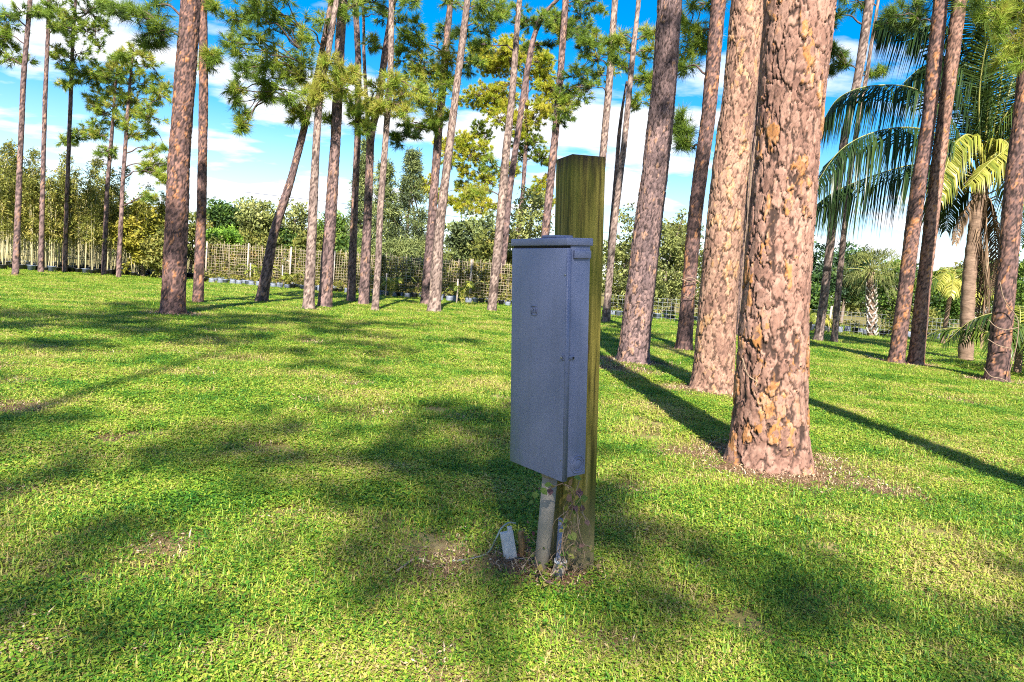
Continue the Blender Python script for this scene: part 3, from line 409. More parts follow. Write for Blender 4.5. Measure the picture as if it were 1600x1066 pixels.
# latch pair, padlock tabs, rivet
def disc(name, c, r, h, axis, mat, par=None, n=24):
    R = {'x': np.array([[0, 0, 1], [0, 1, 0], [-1, 0, 0]]), 'y': np.array([[1, 0, 0], [0, 0, 1], [0, -1, 0]]), 'z': np.eye(3)}[axis]
    return MB().lathe([(0, -h/2), (r*.96, -h/2), (r, -h*.3), (r, h*.3), (r*.92, h/2), (0, h/2)], n, c, R).build(name, mat, par or box_root, True)
la = bpart('latch', (-.0015, .012, .49), (.005, .014, .026), m_boxd, .003); disc('pin', (-.008, .012, .489), .0045, .004, 'x', m_steel, la)
hp = bpart('hasp', (.032, -.001, .487), (.026, .006, .016), m_boxd, .003); disc('eyelet', (.038, -.0045, .486), .0045, .002, 'y', m_gap, hp)
disc('rivet', (-.0005, .006, .80), .0035, .004, 'x', m_steel); disc('rivet', (-.0005, .012, .09), .003, .003, 'x', m_steel)
def ring(name, c, r, w, axis, mat, par=None):
    R = {'x': np.array([[0, 0, 1], [0, 1, 0], [-1, 0, 0]]), 'y': np.array([[1, 0, 0], [0, 0, 1], [0, -1, 0]])}[axis]; th = np.arange(9)*2*PI/8
    return MB().lathe([(r+w*math.cos(a), w*math.sin(a)) for a in th], 32, c, R).build(name, mat, par or box_root, True)
kn = ring('knockout', (.078, .004-.0005, .062), .034, .0024, 'y', m_boxd); ring('knockout_ring', (.078, .004-.0005, .062), .022, .0022, 'y', m_boxd, kn)
disc('knockout_disc', (.078, .0045, .062), .019, .003, 'y', m_boxd, kn)
# the small embossed square mark with a smaller square inside
em = empty('emblem', (0, 0, 0)); em.parent = box_root
def frame(cy, cz, hw, hh, t, nm):
    mb = MB()
    for (y, z, sy, sz) in ((cy, cz+hh, 2*hw+t, t), (cy, cz-hh, 2*hw+t, t), (cy-hw, cz, t, 2*hh-t), (cy+hw, cz, t, 2*hh-t)): mb.box((-.0012, y, z), (.0034, sy, sz))
    return mb.build(nm, m_box, em)
frame(.196, .655, .0165, .0175, .0036, 'mark_frame'); frame(.196, .655, .0065, .0065, .0036, 'mark_square')
# post
m_post = None
def post_mat():
    m, t, p, out = new_mat('mossy_treated_wood'); c = t.nodes.new('ShaderNodeTexCoord'); mp = t.nodes.new('ShaderNodeMapping'); mp.inputs['Scale'].default_value = (1, 1, .045); t.links.new(c.outputs['Object'], mp.inputs[0])
    n = N(t, 'ShaderNodeTexNoise'); n.inputs['Scale'].default_value = 30; n.inputs['Detail'].default_value = 8; n.inputs['Roughness'].default_value = .66; t.links.new(mp.outputs[0], n.inputs['Vector'])
    r = ramp(t, [(.36, (.016, .012, .004)), (.44, (.075, .06, .012)), (.52, (.19, .155, .028)), (.60, (.27, .215, .05)), (.72, (.40, .31, .12))]); t.links.new(n.outputs['Fac'], r.inputs[0])
    m2 = t.nodes.new('ShaderNodeMapping'); m2.inputs['Scale'].default_value = (1, 1, .16); t.links.new(c.outputs['Object'], m2.inputs[0]); n2 = N(t, 'ShaderNodeTexNoise'); n2.inputs['Scale'].default_value = 13; n2.inputs['Detail'].default_value = 5; t.links.new(m2.outputs[0], n2.inputs['Vector'])
    r2 = ramp(t, [(.45, 0.0), (.68, 1.0)]); t.links.new(n2.outputs['Fac'], r2.inputs[0]); mx = N(t, 'ShaderNodeMix', data_type='RGBA'); t.links.new(r2.outputs[0], mx.inputs['Factor']); t.links.new(r.outputs[0], mx.inputs['A']); mx.inputs['B'].default_value = (.10, .105, .012, 1)
    # dark weathered stain below the sawn top, grey sun-bleached foot
    sp = t.nodes.new('ShaderNodeSeparateXYZ'); t.links.new(c.outputs['Object'], sp.inputs[0]); n3 = N(t, 'ShaderNodeTexNoise'); n3.inputs['Scale'].default_value = 40; n3.inputs['Detail'].default_value = 4; t.links.new(mp.outputs[0], n3.inputs['Vector'])
    a = N(t, 'ShaderNodeMath', operation='MULTIPLY_ADD'); t.links.new(n3.outputs['Fac'], a.inputs[0]); a.inputs[1].default_value = .22; t.links.new(sp.outputs['Z'], a.inputs[2])
    mr = N(t, 'ShaderNodeMapRange'); mr.inputs['From Min'].default_value = 1.74; mr.inputs['From Max'].default_value = 1.82; t.links.new(a.outputs[0], mr.inputs['Value'])
    mx2 = N(t, 'ShaderNodeMix', data_type='RGBA'); t.links.new(mr.outputs[0], mx2.inputs['Factor']); t.links.new(mx.outputs['Result'], mx2.inputs['A']); mx2.inputs['B'].default_value = (.03, .02, .012, 1)
    mr3 = N(t, 'ShaderNodeMapRange'); mr3.inputs['From Min'].default_value = .48; mr3.inputs['From Max'].default_value = .2; mr3.inputs['To Max'].default_value = .6; t.links.new(a.outputs[0], mr3.inputs['Value'])
    mx3 = N(t, 'ShaderNodeMix', data_type='RGBA'); t.links.new(mr3.outputs[0], mx3.inputs['Factor']); t.links.new(mx2.outputs['Result'], mx3.inputs['A']); mx3.inputs['B'].default_value = (.19, .155, .10, 1)
    t.links.new(mx3.outputs['Result'], p.inputs['Base Color']); p.inputs['Roughness'].default_value = .85; p.inputs['Specular IOR Level'].default_value = .25
    b = t.nodes.new('ShaderNodeBump'); b.inputs['Strength'].default_value = .5; b.inputs['Distance'].default_value = .006; t.links.new(n.outputs['Fac'], b.inputs['Height']); t.links.new(b.outputs[0], p.inputs['Normal']); return m
PS, PH = .1515, 1.70; PO = np.array([.2719, 2.831, 0]); PR = rotm(.368, 0, -.0546)
post = empty('wooden_post', PO); tag(post, 'square weathered wooden post with green moss behind the grey box', 'post'); post.matrix_world = Matrix([[*PR[0], PO[0]], [*PR[1], PO[1]], [*PR[2], 0], [0, 0, 0, 1]])
m_post = post_mat(); pm = MB().box((PS/2, PS/2, PH/2-.05), (PS, PS, PH+.1)).build('timber', m_post, post); bevel(pm, .006, 2)
def wpix(px, py, Y): return at(px, py, Y)
kt = MB().lathe([(0, .0015), (.010, .002), (.016, .001), (.018, -.001)], 14, (PS*.55, -.0012, .93), np.array([[1, 0, 0], [0, 0, -1], [0, 1.5, 0]])).build('knot', plain('wood_knot', (.06, .04, .02), .8), post, True)
# conduits under the box
m_pvc = noisy('weathered_pvc', [(.3, (.22, .19, .16)), (.7, (.32, .28, .24))], 6, (1, 1, .3), .6, .05)
m_pvcb = noisy('blue_grey_pvc', [(.3, (.17, .18, .26)), (.7, (.25, .26, .34))], 8, rough=.5, bump=.05)
c0 = BO+BR@np.array([.062, .15, -.02]); c1 = at(845, 892, c0[1]+.02); c1[2] = -.03
cr0 = empty('conduit_pipe', (c1[0], c1[1], 0)); tag(cr0, 'thick grey plastic conduit pipe running from lawn into box bottom', 'pipe'); org = np.array([c1[0], c1[1], 0])
MB().tube([c1-org, (c1*.5+c0*.5)-org, c0+BR@np.array([0, 0, .03])-org], .031, 24).build('pipe', m_pvc, cr0, True)
cc = c0-org; dd = unit(c0-c1); MB().tube([cc+dd*.0-np.array([0, 0, .0]), cc+dd*.018], .037, 24).build('collar', m_pvc, cr0, True)
Yc = ground(872, 903)[1]; b1 = at(870, 908, Yc); t1 = at(876, 876, Yc); org = np.array([b1[0], b1[1], 0])
st = empty('pipe_stub', org); tag(st, 'short open pipe stub in the grass with a thinner blue-grey pipe inside', 'pipe')
mb = MB(); ax_ = unit(t1-b1); Rz = Vector(ax_).to_track_quat('Z', 'Y').to_matrix(); hL = np.linalg.norm(t1-b1)
mb.lathe([(.024, -.03), (.024, hL-.004), (.0255, hL), (.021, hL), (.020, hL-.05), (.020, -.02)], 22, b1-org, np.array(Rz)); mb.build('sleeve', m_pvc, st, True)
MB().lathe([(.0265, hL-.008), (.0265, hL+.002), (.0215, hL+.002)], 22, b1-org, np.array(Rz)).build('rim', plain('pale_plastic', (.55, .52, .48), .5), st, True)
p0 = at(871, 890, Yc+.03); p1 = at(877, 809, Yc+.05); MB().tube([p0-org, p1-org], .0115, 16).build('inner_pipe', m_pvcb, st, True)
# little white junction box leaning on a wooden stake, cable and black hose
Yw = ground(800, 878)[1]; wb = at(800, 873, Yw); wr = empty('junction_box', (wb[0], wb[1], 0)); tag(wr, 'small white plastic junction box leaning in the grass beside the pipe', 'junction box')
wr.rotation_euler = (math.radians(-8), math.radians(-12), math.radians(14))
m_white = noisy('dirty_white_plastic', [(.3, (.40, .39, .39)), (.7, (.55, .54, .54))], 14, rough=.55, bump=.04)
o = MB().box((0, .012, .066), (.056, .024, .125)).build('body', m_white, wr); bevel(o, .004); o = MB().box((.001, -.003, .068), (.050, .006, .118)).build('cover', m_white, wr); bevel(o, .002)
o = MB().box((.016, .012, .136), (.02, .02, .022)).build('cable_hub', m_white, wr); bevel(o, .003)
sw = at(813, 872, Yw+.03); sk = MB().tube([(0, 0, -.05), (.003, 0, .06), (-.008, 0, .125)], [.017, .016, .014], 4).build('wooden_stake', noisy('stake_wood', [(.3, (.16, .09, .035)), (.7, (.30, .19, .08))], 30, (1, 1, .2), .8), None); sk.location = (sw[0], sw[1], 0); sk.rotation_euler[2] = .4; tag(sk, 'short brown wooden stake behind the white junction box', 'stake')
gp = lambda x, y, z=.008: ground(x, y)+np.array([0, 0, z])
cab = curve([at(806, 818, Yw+.01), at(795, 817, Yw-.01), at(783, 826, Yw-.05), at(775, 842, Yw-.08), gp(762, 868, .012), gp(735, 876), gp(705, 880)], 40); cm = MB().tube(cab-np.array([wb[0], wb[1], 0]), .0035, 6).build('grey_cable', plain('grey_green_cable', (.24, .30, .28), .5), None, True); cm.location = (wb[0], wb[1], 0); tag(cm, 'thin grey-green cable looping from white junction box into grass', 'cable')
hs = curve([gp(793, 881, .012), gp(812, 880, .02), gp(832, 882, .014)], 10); h0 = np.array([hs[0][0], hs[0][1], 0]); ho = MB().tube(hs-h0, .006, 8).build('black_hose', plain('black_rubber', (.02, .022, .03), .35), None, True); ho.location = tuple(h0); tag(ho, 'short black hose lying between junction box and conduit', 'hose')
# weedy vine climbing the post below the box
vp = at(892, 892, 2.80); vr = empty('creeping_weed', (vp[0], vp[1], 0)); tag(vr, 'half dry creeping weed with purple and green leaves at post foot', 'weed')
m_weed = leaf_mat('weed_leaves', [(0, (.13, .055, .09)), (.2, (.17, .10, .08)), (.4, (.22, .18, .05)), (.7, (.13, .19, .03)), (1, (.05, .11, .02))], .3)
g = np.random.default_rng(3); st_ = MB(); lf = MB(); org = np.array([vp[0], vp[1], 0])
def leaf(mb, p, d, n, L_, w, tone):
    d = unit(d); s = unit(np.cross(d, n)); n = unit(np.cross(s, d)); mb.add([p, p+d*L_*.3+s*w*.8+n*w*.15, p+d*L_*.62+s*w*.75+n*w*.2, p+d*L_-n*w*.2, p+d*L_*.62-s*w*.75+n*w*.2, p+d*L_*.3-s*w*.8+n*w*.15, p+d*L_*.5], [[0, 1, 6], [1, 2, 6], [2, 3, 6], [3, 4, 6], [4, 5, 6], [5, 0, 6]], tone)
YW = 2.70
for pts in ([(888, 893), (878, 850), (885, 810), (898, 775), (905, 752)], [(884, 896), (876, 860), (893, 800), (890, 765), (880, 757)], [(905, 770), (910, 800), (920, 822)], [(900, 790), (905, 830), (912, 850), (922, 854)], [(892, 815), (897, 835), (893, 855)], [(895, 780), (880, 815), (876, 824)], [(880, 755), (862, 762), (850, 768), (845, 765)], [(870, 895), (880, 870), (890, 868), (896, 872)], [(865, 912), (850, 905), (842, 890), (836, 870)], [(860, 900), (880, 880), (886, 890)], [(883, 757), (893, 762), (900, 775)]):
    c = curve([at(x, y, YW+g.normal(0, .02)-.05*(y > 880)) for x, y in pts], 14)-org; c[:, 2] = np.maximum(c[:, 2], .004); st_.tube(c, .0022, 5)
    for k in range(3): 
        i = g.integers(2, 13); d = unit(g.normal(size=3)+np.array([0, -.6, -.1])); leaf(lf, c[i], d, np.array([0, -.5, .8]), g.uniform(.018, .036), g.uniform(.009, .016), g.random())
for x, y, t_ in ((902, 770, .15), (905, 765, .1), (898, 790, .8), (900, 783, .75), (890, 785, .2), (886, 790, .55), (899, 797, .05), (903, 798, .12), (893, 787, .7), (912, 773, .75), (908, 748, .95), (845, 762, .7), (850, 758, .75), (838, 768, .72), (822, 778, .6), (826, 785, .7), (895, 830, .6), (888, 835, .7), (884, 825, .5), (876, 865, .9), (905, 858, .98)):
    leaf(lf, at(x, y, YW-.02)-org, unit(g.normal(size=3)+np.array([0, -.7, -.3])), np.array([0, -.7, .6]), g.uniform(.026, .042), g.uniform(.012, .018), t_)
for k in range(70):
    x, y = g.normal(858, 22), g.normal(893, 9); p = gp(x, y, g.uniform(.01, .05))-org; leaf(lf, p, unit(np.array([g.normal(), g.normal(), .2])), np.array([0, -.3, 1]), g.uniform(.012, .026), g.uniform(.006, .011), g.uniform(.55, 1))
for k in range(60):
    x, y = g.normal(822, 12), g.normal(855, 16); p = at(x, y, Yw+.06+g.normal(0, .03))-org; p[2] = max(p[2], .006); leaf(lf, p, unit(g.normal(size=3)), np.array([0, -.5, .8]), g.uniform(.012, .024), g.uniform(.006, .011), g.choice([.0, .12, .25, .7, .9]))
for k in range(46):
    b_ = gp(g.normal(880, 26), g.normal(893, 7), .0)-org; a_ = g.random()*2*PI; L_ = g.uniform(.05, .2); t_ = b_+np.array([math.cos(a_)*L_*.7, math.sin(a_)*L_*.5-.01, L_*g.uniform(.15, .9)]); st_.tube(curve([b_, (b_+t_)/2+np.array([0, 0, .03]), t_], 6), np.linspace(.0018, .0009, 6), 4)
    if k % 2: leaf(lf, t_, unit(g.normal(size=3)), np.array([0, -.5, .8]), g.uniform(.015, .03), g.uniform(.006, .012), g.choice([.3, .45, .6, .8]))
for k in range(26):
    x_ = g.normal(897, 7); y_ = g.uniform(765, 850); p_ = at(x_, y_, YW+g.normal(0, .015))-org; q_ = p_+np.array([g.normal(0, .03), g.normal(0, .01), -g.uniform(.05, .14)]); st_.tube(curve([p_, (p_+q_)/2+np.array([g.normal(0, .02), -.01, .01]), q_], 6), np.linspace(.0016, .0009, 6), 4)
st_.build('stem', m_vine, vr, True); lf.build('leaves', m_weed, vr)
STRAW_SPOTS += [(*ground(812, 882)[:2], .12), (*ground(880, 900)[:2], .14), (*ground(690, 895)[:2], .10), (*ground(970, 580)[:2], .5), (*ground(20, 640)[:2], .22)]
# ------------------------------------------------------------------ leafy background trees
def leaves(C, g, n, spread, size, tone, aspect=.45, droop=0.0, updir=.0):
    """n leaves round every clump centre C (m,3); returns V,F,tone"""
    m = len(C); sp_ = np.asarray(spread); P = C[:, None]+unit(g.normal(size=(m, n, 3)))*(g.random((m, n, 1))**.5)*sp_
    D = unit(g.normal(size=(m, n, 3))+np.array([0, 0, -droop+updir])); Nn = unit(g.normal(size=(m, n, 3))+np.array([0, -.3, .8])); s = unit(np.cross(D, Nn)); L_ = size*g.uniform(.6, 1.3, (m, n, 1)); w = L_*aspect*.5
    V = np.stack([P, P+D*L_*.5+s*w, P+D*L_, P+D*L_*.5-s*w], 2).reshape(-1, 3); t = np.clip(np.asarray(tone)[:, None]+g.normal(0, .12, (m, n)), 0, 1)
    return V, np.arange(len(V)).reshape(-1, 4), np.repeat(t.ravel(), 4)
def clumps(g, m, rx, ry, rz, shape='ball'):
    if shape == 'cone':
        h = g.random(m)**1.25; a = g.random(m)*2*PI; r = (1-h*.93)*np.sqrt(g.uniform(.25, 1, m)); return np.stack([np.cos(a)*r*rx, np.sin(a)*r*ry, (h*2-1)*rz], 1)
    d = unit(g.normal(size=(m, 3))); r = g.uniform(.25, 1, (m, 1))**.5*(1+.22*g.normal(size=(m, 1))*.6); return d*r*np.array([rx, ry, rz])
L_OLIVE = leaf_mat('olive_leaves', [(0, (.028, .04, .012)), (.4, (.095, .12, .024)), (.75, (.19, .20, .04)), (1, (.28, .25, .06))], .3)
L_GREEN = leaf_mat('mid_green_leaves', [(0, (.016, .038, .014)), (.4, (.05, .105, .02)), (.75, (.12, .20, .028)), (1, (.20, .28, .04))], .3)
L_DARK = leaf_mat('dark_green_leaves', [(0, (.008, .022, .012)), (.4, (.022, .055, .02)), (.75, (.05, .11, .026)), (1, (.12, .19, .04))], .25)
L_GREY = leaf_mat('grey_green_needles', [(0, (.025, .038, .018)), (.4, (.075, .105, .04)), (.75, (.17, .21, .065)), (1, (.28, .31, .10))], .25)
L_GOLD = leaf_mat('golden_leaves', [(0, (.045, .055, .012)), (.35, (.14, .15, .018)), (.7, (.28, .27, .03)), (1, (.40, .34, .05))], .35)
L_PALE = leaf_mat('pale_olive_leaves', [(0, (.06, .07, .025)), (.4, (.15, .17, .05)), (.75, (.24, .27, .075)), (1, (.34, .35, .12))], .3)
m_trunk = noisy('brown_trunk', [(.3, (.10, .07, .05)), (.7, (.26, .20, .16))], 18, (1, 1, .3), .9, .5)
m_ptrunk = noisy('pale_trunk', [(.3, (.28, .23, .19)), (.7, (.5, .43, .37))], 18, (1, 1, .3), .9, .3)
def leafy(name, label, px, Y, cy, rx, ry, mat, seed, m=90, n=45, size=.16, spread=.35, tone=.5, shape='ball', aspect=.45, droop=0., trunk_mat=None, tr=None, cat='tree', group=None, tw=.12, vary=.2, base_px=None):
    """crown centred at pixel (px, cy) with pixel radii at distance Y, trunk down to the ground"""
    g = np.random.default_rng(seed+500); u = pxm(Y); c = at(px, cy, Y); bx_ = at(base_px, 470, Y)[0] if base_px else c[0]-.03*c[2]; root = empty(name, (bx_, Y, 0)); tag(root, label, cat, group)
    c = c-np.array([bx_, Y, 0]); RX, RZ = rx*u, ry*u; C = clumps(g, m, RX, RX, RZ, shape)
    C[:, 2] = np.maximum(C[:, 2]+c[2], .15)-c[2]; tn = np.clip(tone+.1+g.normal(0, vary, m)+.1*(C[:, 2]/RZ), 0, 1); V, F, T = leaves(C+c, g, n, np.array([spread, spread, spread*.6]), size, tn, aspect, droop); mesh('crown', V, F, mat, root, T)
    t = MB(); top = c+np.array([0, 0, RZ*(.75 if shape == 'cone' else .1)]); t.tube(curve([(0, 0, -.1), c*.5*np.array([.7, .7, 1])+g.normal(0, .05, 3), top], 12), np.linspace(tw, tw*.35, 12), 8); t.build('trunk', trunk_mat or m_trunk, root, True)
    for k in range(5):
        b = C[g.integers(0, m)]+c; s = top*g.uniform(.55, .9); q = MB(); q.tube(curve([s, (s+b)/2+np.array([0, 0, .1]), b], 7), np.linspace(tw*.4, .015, 7), 5); q.build('limb', trunk_mat or m_trunk, root, True)
    return root
leafy('round_tree', 'round-topped dark green tree above the trellis, at left', 352, 48, 338, 29, 22, L_GREEN, 1, 80, 50, .28, .5, .38, tw=.16)
leafy('bushy_tree', 'tall loose yellow-green tree with pale trunk behind trellis', 405, 45, 338, 30, 28, L_PALE, 2, 75, 38, .26, .48, .62, trunk_mat=m_ptrunk, base_px=395)
leafy('bushy_tree', 'thin see-through tree behind the leaning pine', 462, 47, 345, 24, 32, L_PALE, 3, 55, 30, .26, .5, .5)
leafy('bushy_tree', 'green tree behind the sturdy dark pine', 520, 50, 362, 26, 30, L_GREEN, 4, 70, 40, .26, .5, .55)
leafy('green_shrub', 'bright green dense shrub rising above the trellis', 350, 37, 374, 27, 17, leaf_mat('bright_leaves', [(0, (.03, .08, .01)), (.5, (.10, .22, .016)), (1, (.22, .36, .04))], .3), 5, 90, 60, .16, .3, .55, cat='shrub')
for i, (px, cy, rx, ry, mt, lb) in enumerate([(300, 372, 34, 40, L_OLIVE, 'olive tree glimpsed between the two left trunks'), (400, 385, 40, 24, L_OLIVE, 'low olive tree crown behind trellis below the pale trunks'), (440, 378, 30, 22, L_GREEN, 'small green tree crown left of the leaning trunk middle'), (488, 388, 34, 26, L_OLIVE, 'low olive tree behind the pale flaky pine'), (548, 395, 30, 26, L_GREEN, 'low green tree behind the slim dark-footed pine')]):
    leafy('hedgerow_tree', lb, px, 42+i % 3*2, cy, rx, ry, mt, 20+i, 80, 40, .24, .5, .45, group='trees behind the trellis')
leafy('bare_shrub', 'greyish thin bare shrub beside the narrow dark pine', 335, 33, 402, 22, 34, L_OLIVE, 9, 45, 30, .12, .4, .35, cat='shrub')
leafy('golden_tree', 'golden-green bushy tree left of the thick red-brown pine', 226, 31.2, 368, 40, 50, L_GOLD, 10, 130, 60, .17, .36, .55, tw=.1)
leafy('golden_tree', 'smaller yellow-green tree beside the golden bushy one', 252, 30.4, 395, 26, 36, L_OLIVE, 11, 80, 50, .16, .34, .6, tw=.09)
# casuarinas
for i, (px, Y, cy, rx, ry, tone, lb) in enumerate([(640, 44, 335, 48, 95, .42, 'tallest dark conical casuarina above the trellis'), (598, 43, 345, 44, 88, .55, 'lighter conical casuarina left of the tallest one'), (566, 47, 322, 30, 100, .5, 'pale feathery casuarina behind the slim pines'), (655, 41, 402, 42, 34, .62, 'low spreading casuarina below the tallest one'), (612, 41, 408, 40, 32, .58, 'low casuarina bush at the trellis, left of the spreading one')]):
    leafy('casuarina_tree', lb, px, Y, cy, rx, ry, L_GREY, 30+i, 260 if ry > 60 else 130, 56, .30, .42, tone, 'cone' if ry > 60 else 'ball', .16, .35, tw=.14, vary=.22)
leafy('shade_tree', 'grey-green spreading tree right of the twin pines', 738, 44, 378, 42, 42, L_GREY, 40, 110, 45, .28, .5, .42, tw=.15)
leafy('shade_tree', 'dark green tree directly left of the grey box', 775, 41, 402, 36, 42, L_OLIVE, 41, 100, 45, .24, .45, .42, tw=.15)
leafy('shade_tree', 'pale yellow-green tree peeking over the grey box', 830, 38, 345, 34, 46, L_PALE, 42, 70, 40, .2, .45, .6, tw=.12, trunk_mat=m_ptrunk)
# right of the post
for i, (px, Y, cy, rx, ry, mt, tone, lb) in enumerate([(975, 34, 420, 34, 78, L_PALE, .45, 'pale olive willow-like tree right behind the post'), (1042, 33, 415, 42, 68, L_PALE, .42, 'pale olive tree between the two thick leaning pines'), (1062, 35, 385, 30, 48, L_OLIVE, .5, 'wispy tree top beside the reddish tied pine'), (1128, 33, 455, 30, 44, L_OLIVE, .4, 'dark olive tree behind the broad golden-barked pine'), (1010, 31.5, 455, 26, 34, L_PALE, .5, 'low pale bush against the plum-brown pine'), (1268, 33, 435, 34, 62, L_DARK, .42, 'dark green dense tree right of the nearest trunk'), (1325, 35, 425, 34, 42, L_DARK, .5, 'dark green tree behind the thin pale pine twin'), (1262, 30, 480, 26, 32, L_GREEN, .4, 'low green bush at the foot of the dark dense tree'), (1400, 36, 450, 36, 50, L_GREEN, .45, 'mid green tree behind the joined pair of pines'), (1475, 33, 470, 34, 46, L_GREEN, .5, 'green bush behind the coconut palm trunk'), (1575, 32, 455, 40, 62, L_GREEN, .5, 'green tree at the right picture edge'), (1530, 36, 440, 40, 40, L_OLIVE, .55, 'yellowish tree behind the coconut palm'), (1430, 31, 505, 34, 22, L_OLIVE, .5, 'low weedy bush by the wire fence')]):
    leafy('garden_tree', lb, px, Y, cy, rx, ry, mt, 50+i, 120, 48, .17, .36, tone, tw=.1, group='trees along the right side')
# far wood closing the horizon
g = np.random.default_rng(77); mm = []
for k in range(70):
    x = -75+k*2.2+g.normal(0, .8); Y = g.uniform(60, 72); h = g.uniform(3.2, 5.8)*(1 if x < 20 else 1.0); C = clumps(g, 26, 2.2, 2.0, h*.52)+np.array([x, Y, h*.52]); mm.append(leaves(C, g, 40, np.array([.9, .9, .6]), .42, np.clip(.42+g.normal(0, .2, 26), 0, 1)))
V = np.concatenate([a[0] for a in mm]); T = np.concatenate([a[2] for a in mm]); o = mesh('far_wood', V, np.arange(len(V)).reshape(-1, 4), L_OLIVE, None, T); tag(o, 'distant low wood closing the view behind everything', 'wood', kind='stuff')
# ------------------------------------------------------------------ potted bamboo rows at left
m_cane = noisy('bamboo_cane', [(.3, (.30, .27, .13)), (.7, (.52, .46, .28))], 14, (1, 1, .2), .6, .1)
m_pot = {'black': plain('black_plastic', (.022, .024, .03), .4), 'grey': plain('grey_blue_plastic', (.14, .17, .24), .45), 'white': noisy('white_grow_bag', [(.3, (.09, .105, .14)), (.7, (.2, .225, .28))], 9, rough=.6, bump=.4)}
m_soil = plain('potting_soil', (.05, .035, .022), .95)
L_BAM = leaf_mat('bamboo_leaves', [(0, (.04, .055, .014)), (.35, (.14, .155, .026)), (.7, (.24, .25, .045)), (1, (.37, .31, .08))], .35)
def pot_mesh(kind, seed):
    g = np.random.default_rng(seed); r = .13; pr = [(0, 0), (r*.82, 0), (r, .235), (r*1.07, .24), (r*1.07, .265), (r*.95, .265), (r*.93, .22), (0, .22)]
    mb = MB().lathe(pr, 12); return mb.V, mb
bam = []
for v in range(6):
    g = np.random.default_rng(200+v); h = [4.3, 4.8, 5.2, 4.0, 4.6, 5.4][v]; root = empty('potted_bamboo'); lean = g.normal(0, .12, 2)
    P = curve([(0, 0, .1), (lean[0]*.3, lean[1]*.3, h*.4), (lean[0], lean[1], h*.75), (lean[0]*2.6+.12, lean[1]*2.5, h)], 18); MB().tube(P, np.linspace(.022, .006, 18), 6).build('cane', m_cane, root, True)
    P2 = curve([(.05, .03, .1), (.09+lean[1]*.5, .02, h*.35), (.15+lean[1], .05, h*.72)], 12); MB().tube(P2, np.linspace(.016, .005, 12), 5).build('cane', m_cane, root, True)
    P3 = curve([(-.06, .02, .1), (-.12-lean[0]*.5, -.04, h*.35), (-.2-lean[0], -.08, h*.8)], 12); MB().tube(P3, np.linspace(.017, .005, 12), 5).build('cane', m_cane, root, True)
    z = g.uniform(.36, 1.0, 70); C = np.stack([np.interp(z*h, P[:, 2], P[:, 0])+g.normal(0, .27, 70)*(1.15-z*.75), np.interp(z*h, P[:, 2], P[:, 1])+g.normal(0, .27, 70)*(1.15-z*.75), z*h], 1)
    V, F, T = leaves(C, g, 18, np.array([.17, .17, .2]), .17, np.clip(.6+g.normal(0, .24, 70)-.12*(z > .75), 0, 1), .24, .45); mesh('foliage', V, F, L_BAM, root, T)
    pm_ = MB().lathe([(0, 0), (.13, 0), (.16, .27), (.172, .275), (.172, .30), (.15, .30), (.148, .26), (0, .26)], 12); pm_.build('pot', m_pot['black'] if v % 3 else m_pot['grey'], root, True); bam.append(root)
first = [True]*6; g = np.random.default_rng(31)
for row in range(4):
    for k in range(27):
        px = -14+k*10.6+row*4+g.normal(0, 2); y_ = 422+px*.055 - row*3.2+g.normal(0, .5)
        if px > 272: continue
        G = ground(px, y_); v = int(g.integers(0, 6)); 
        if first[v]: o = bam[v]; first[v] = False
        else: o = copy_tree(bam[v])
        o.location = (G[0], G[1], 0); o.rotation_euler[2] = g.random()*2*PI; s_ = g.uniform(.70, .98)*(1.06 if px < 60 else 1)*(.82 if px > 190 else 1); o.scale = (s_, s_, s_)
        tag(o, 'slender potted bamboo in the nursery rows at far left', 'bamboo', 'potted bamboo in the nursery rows')
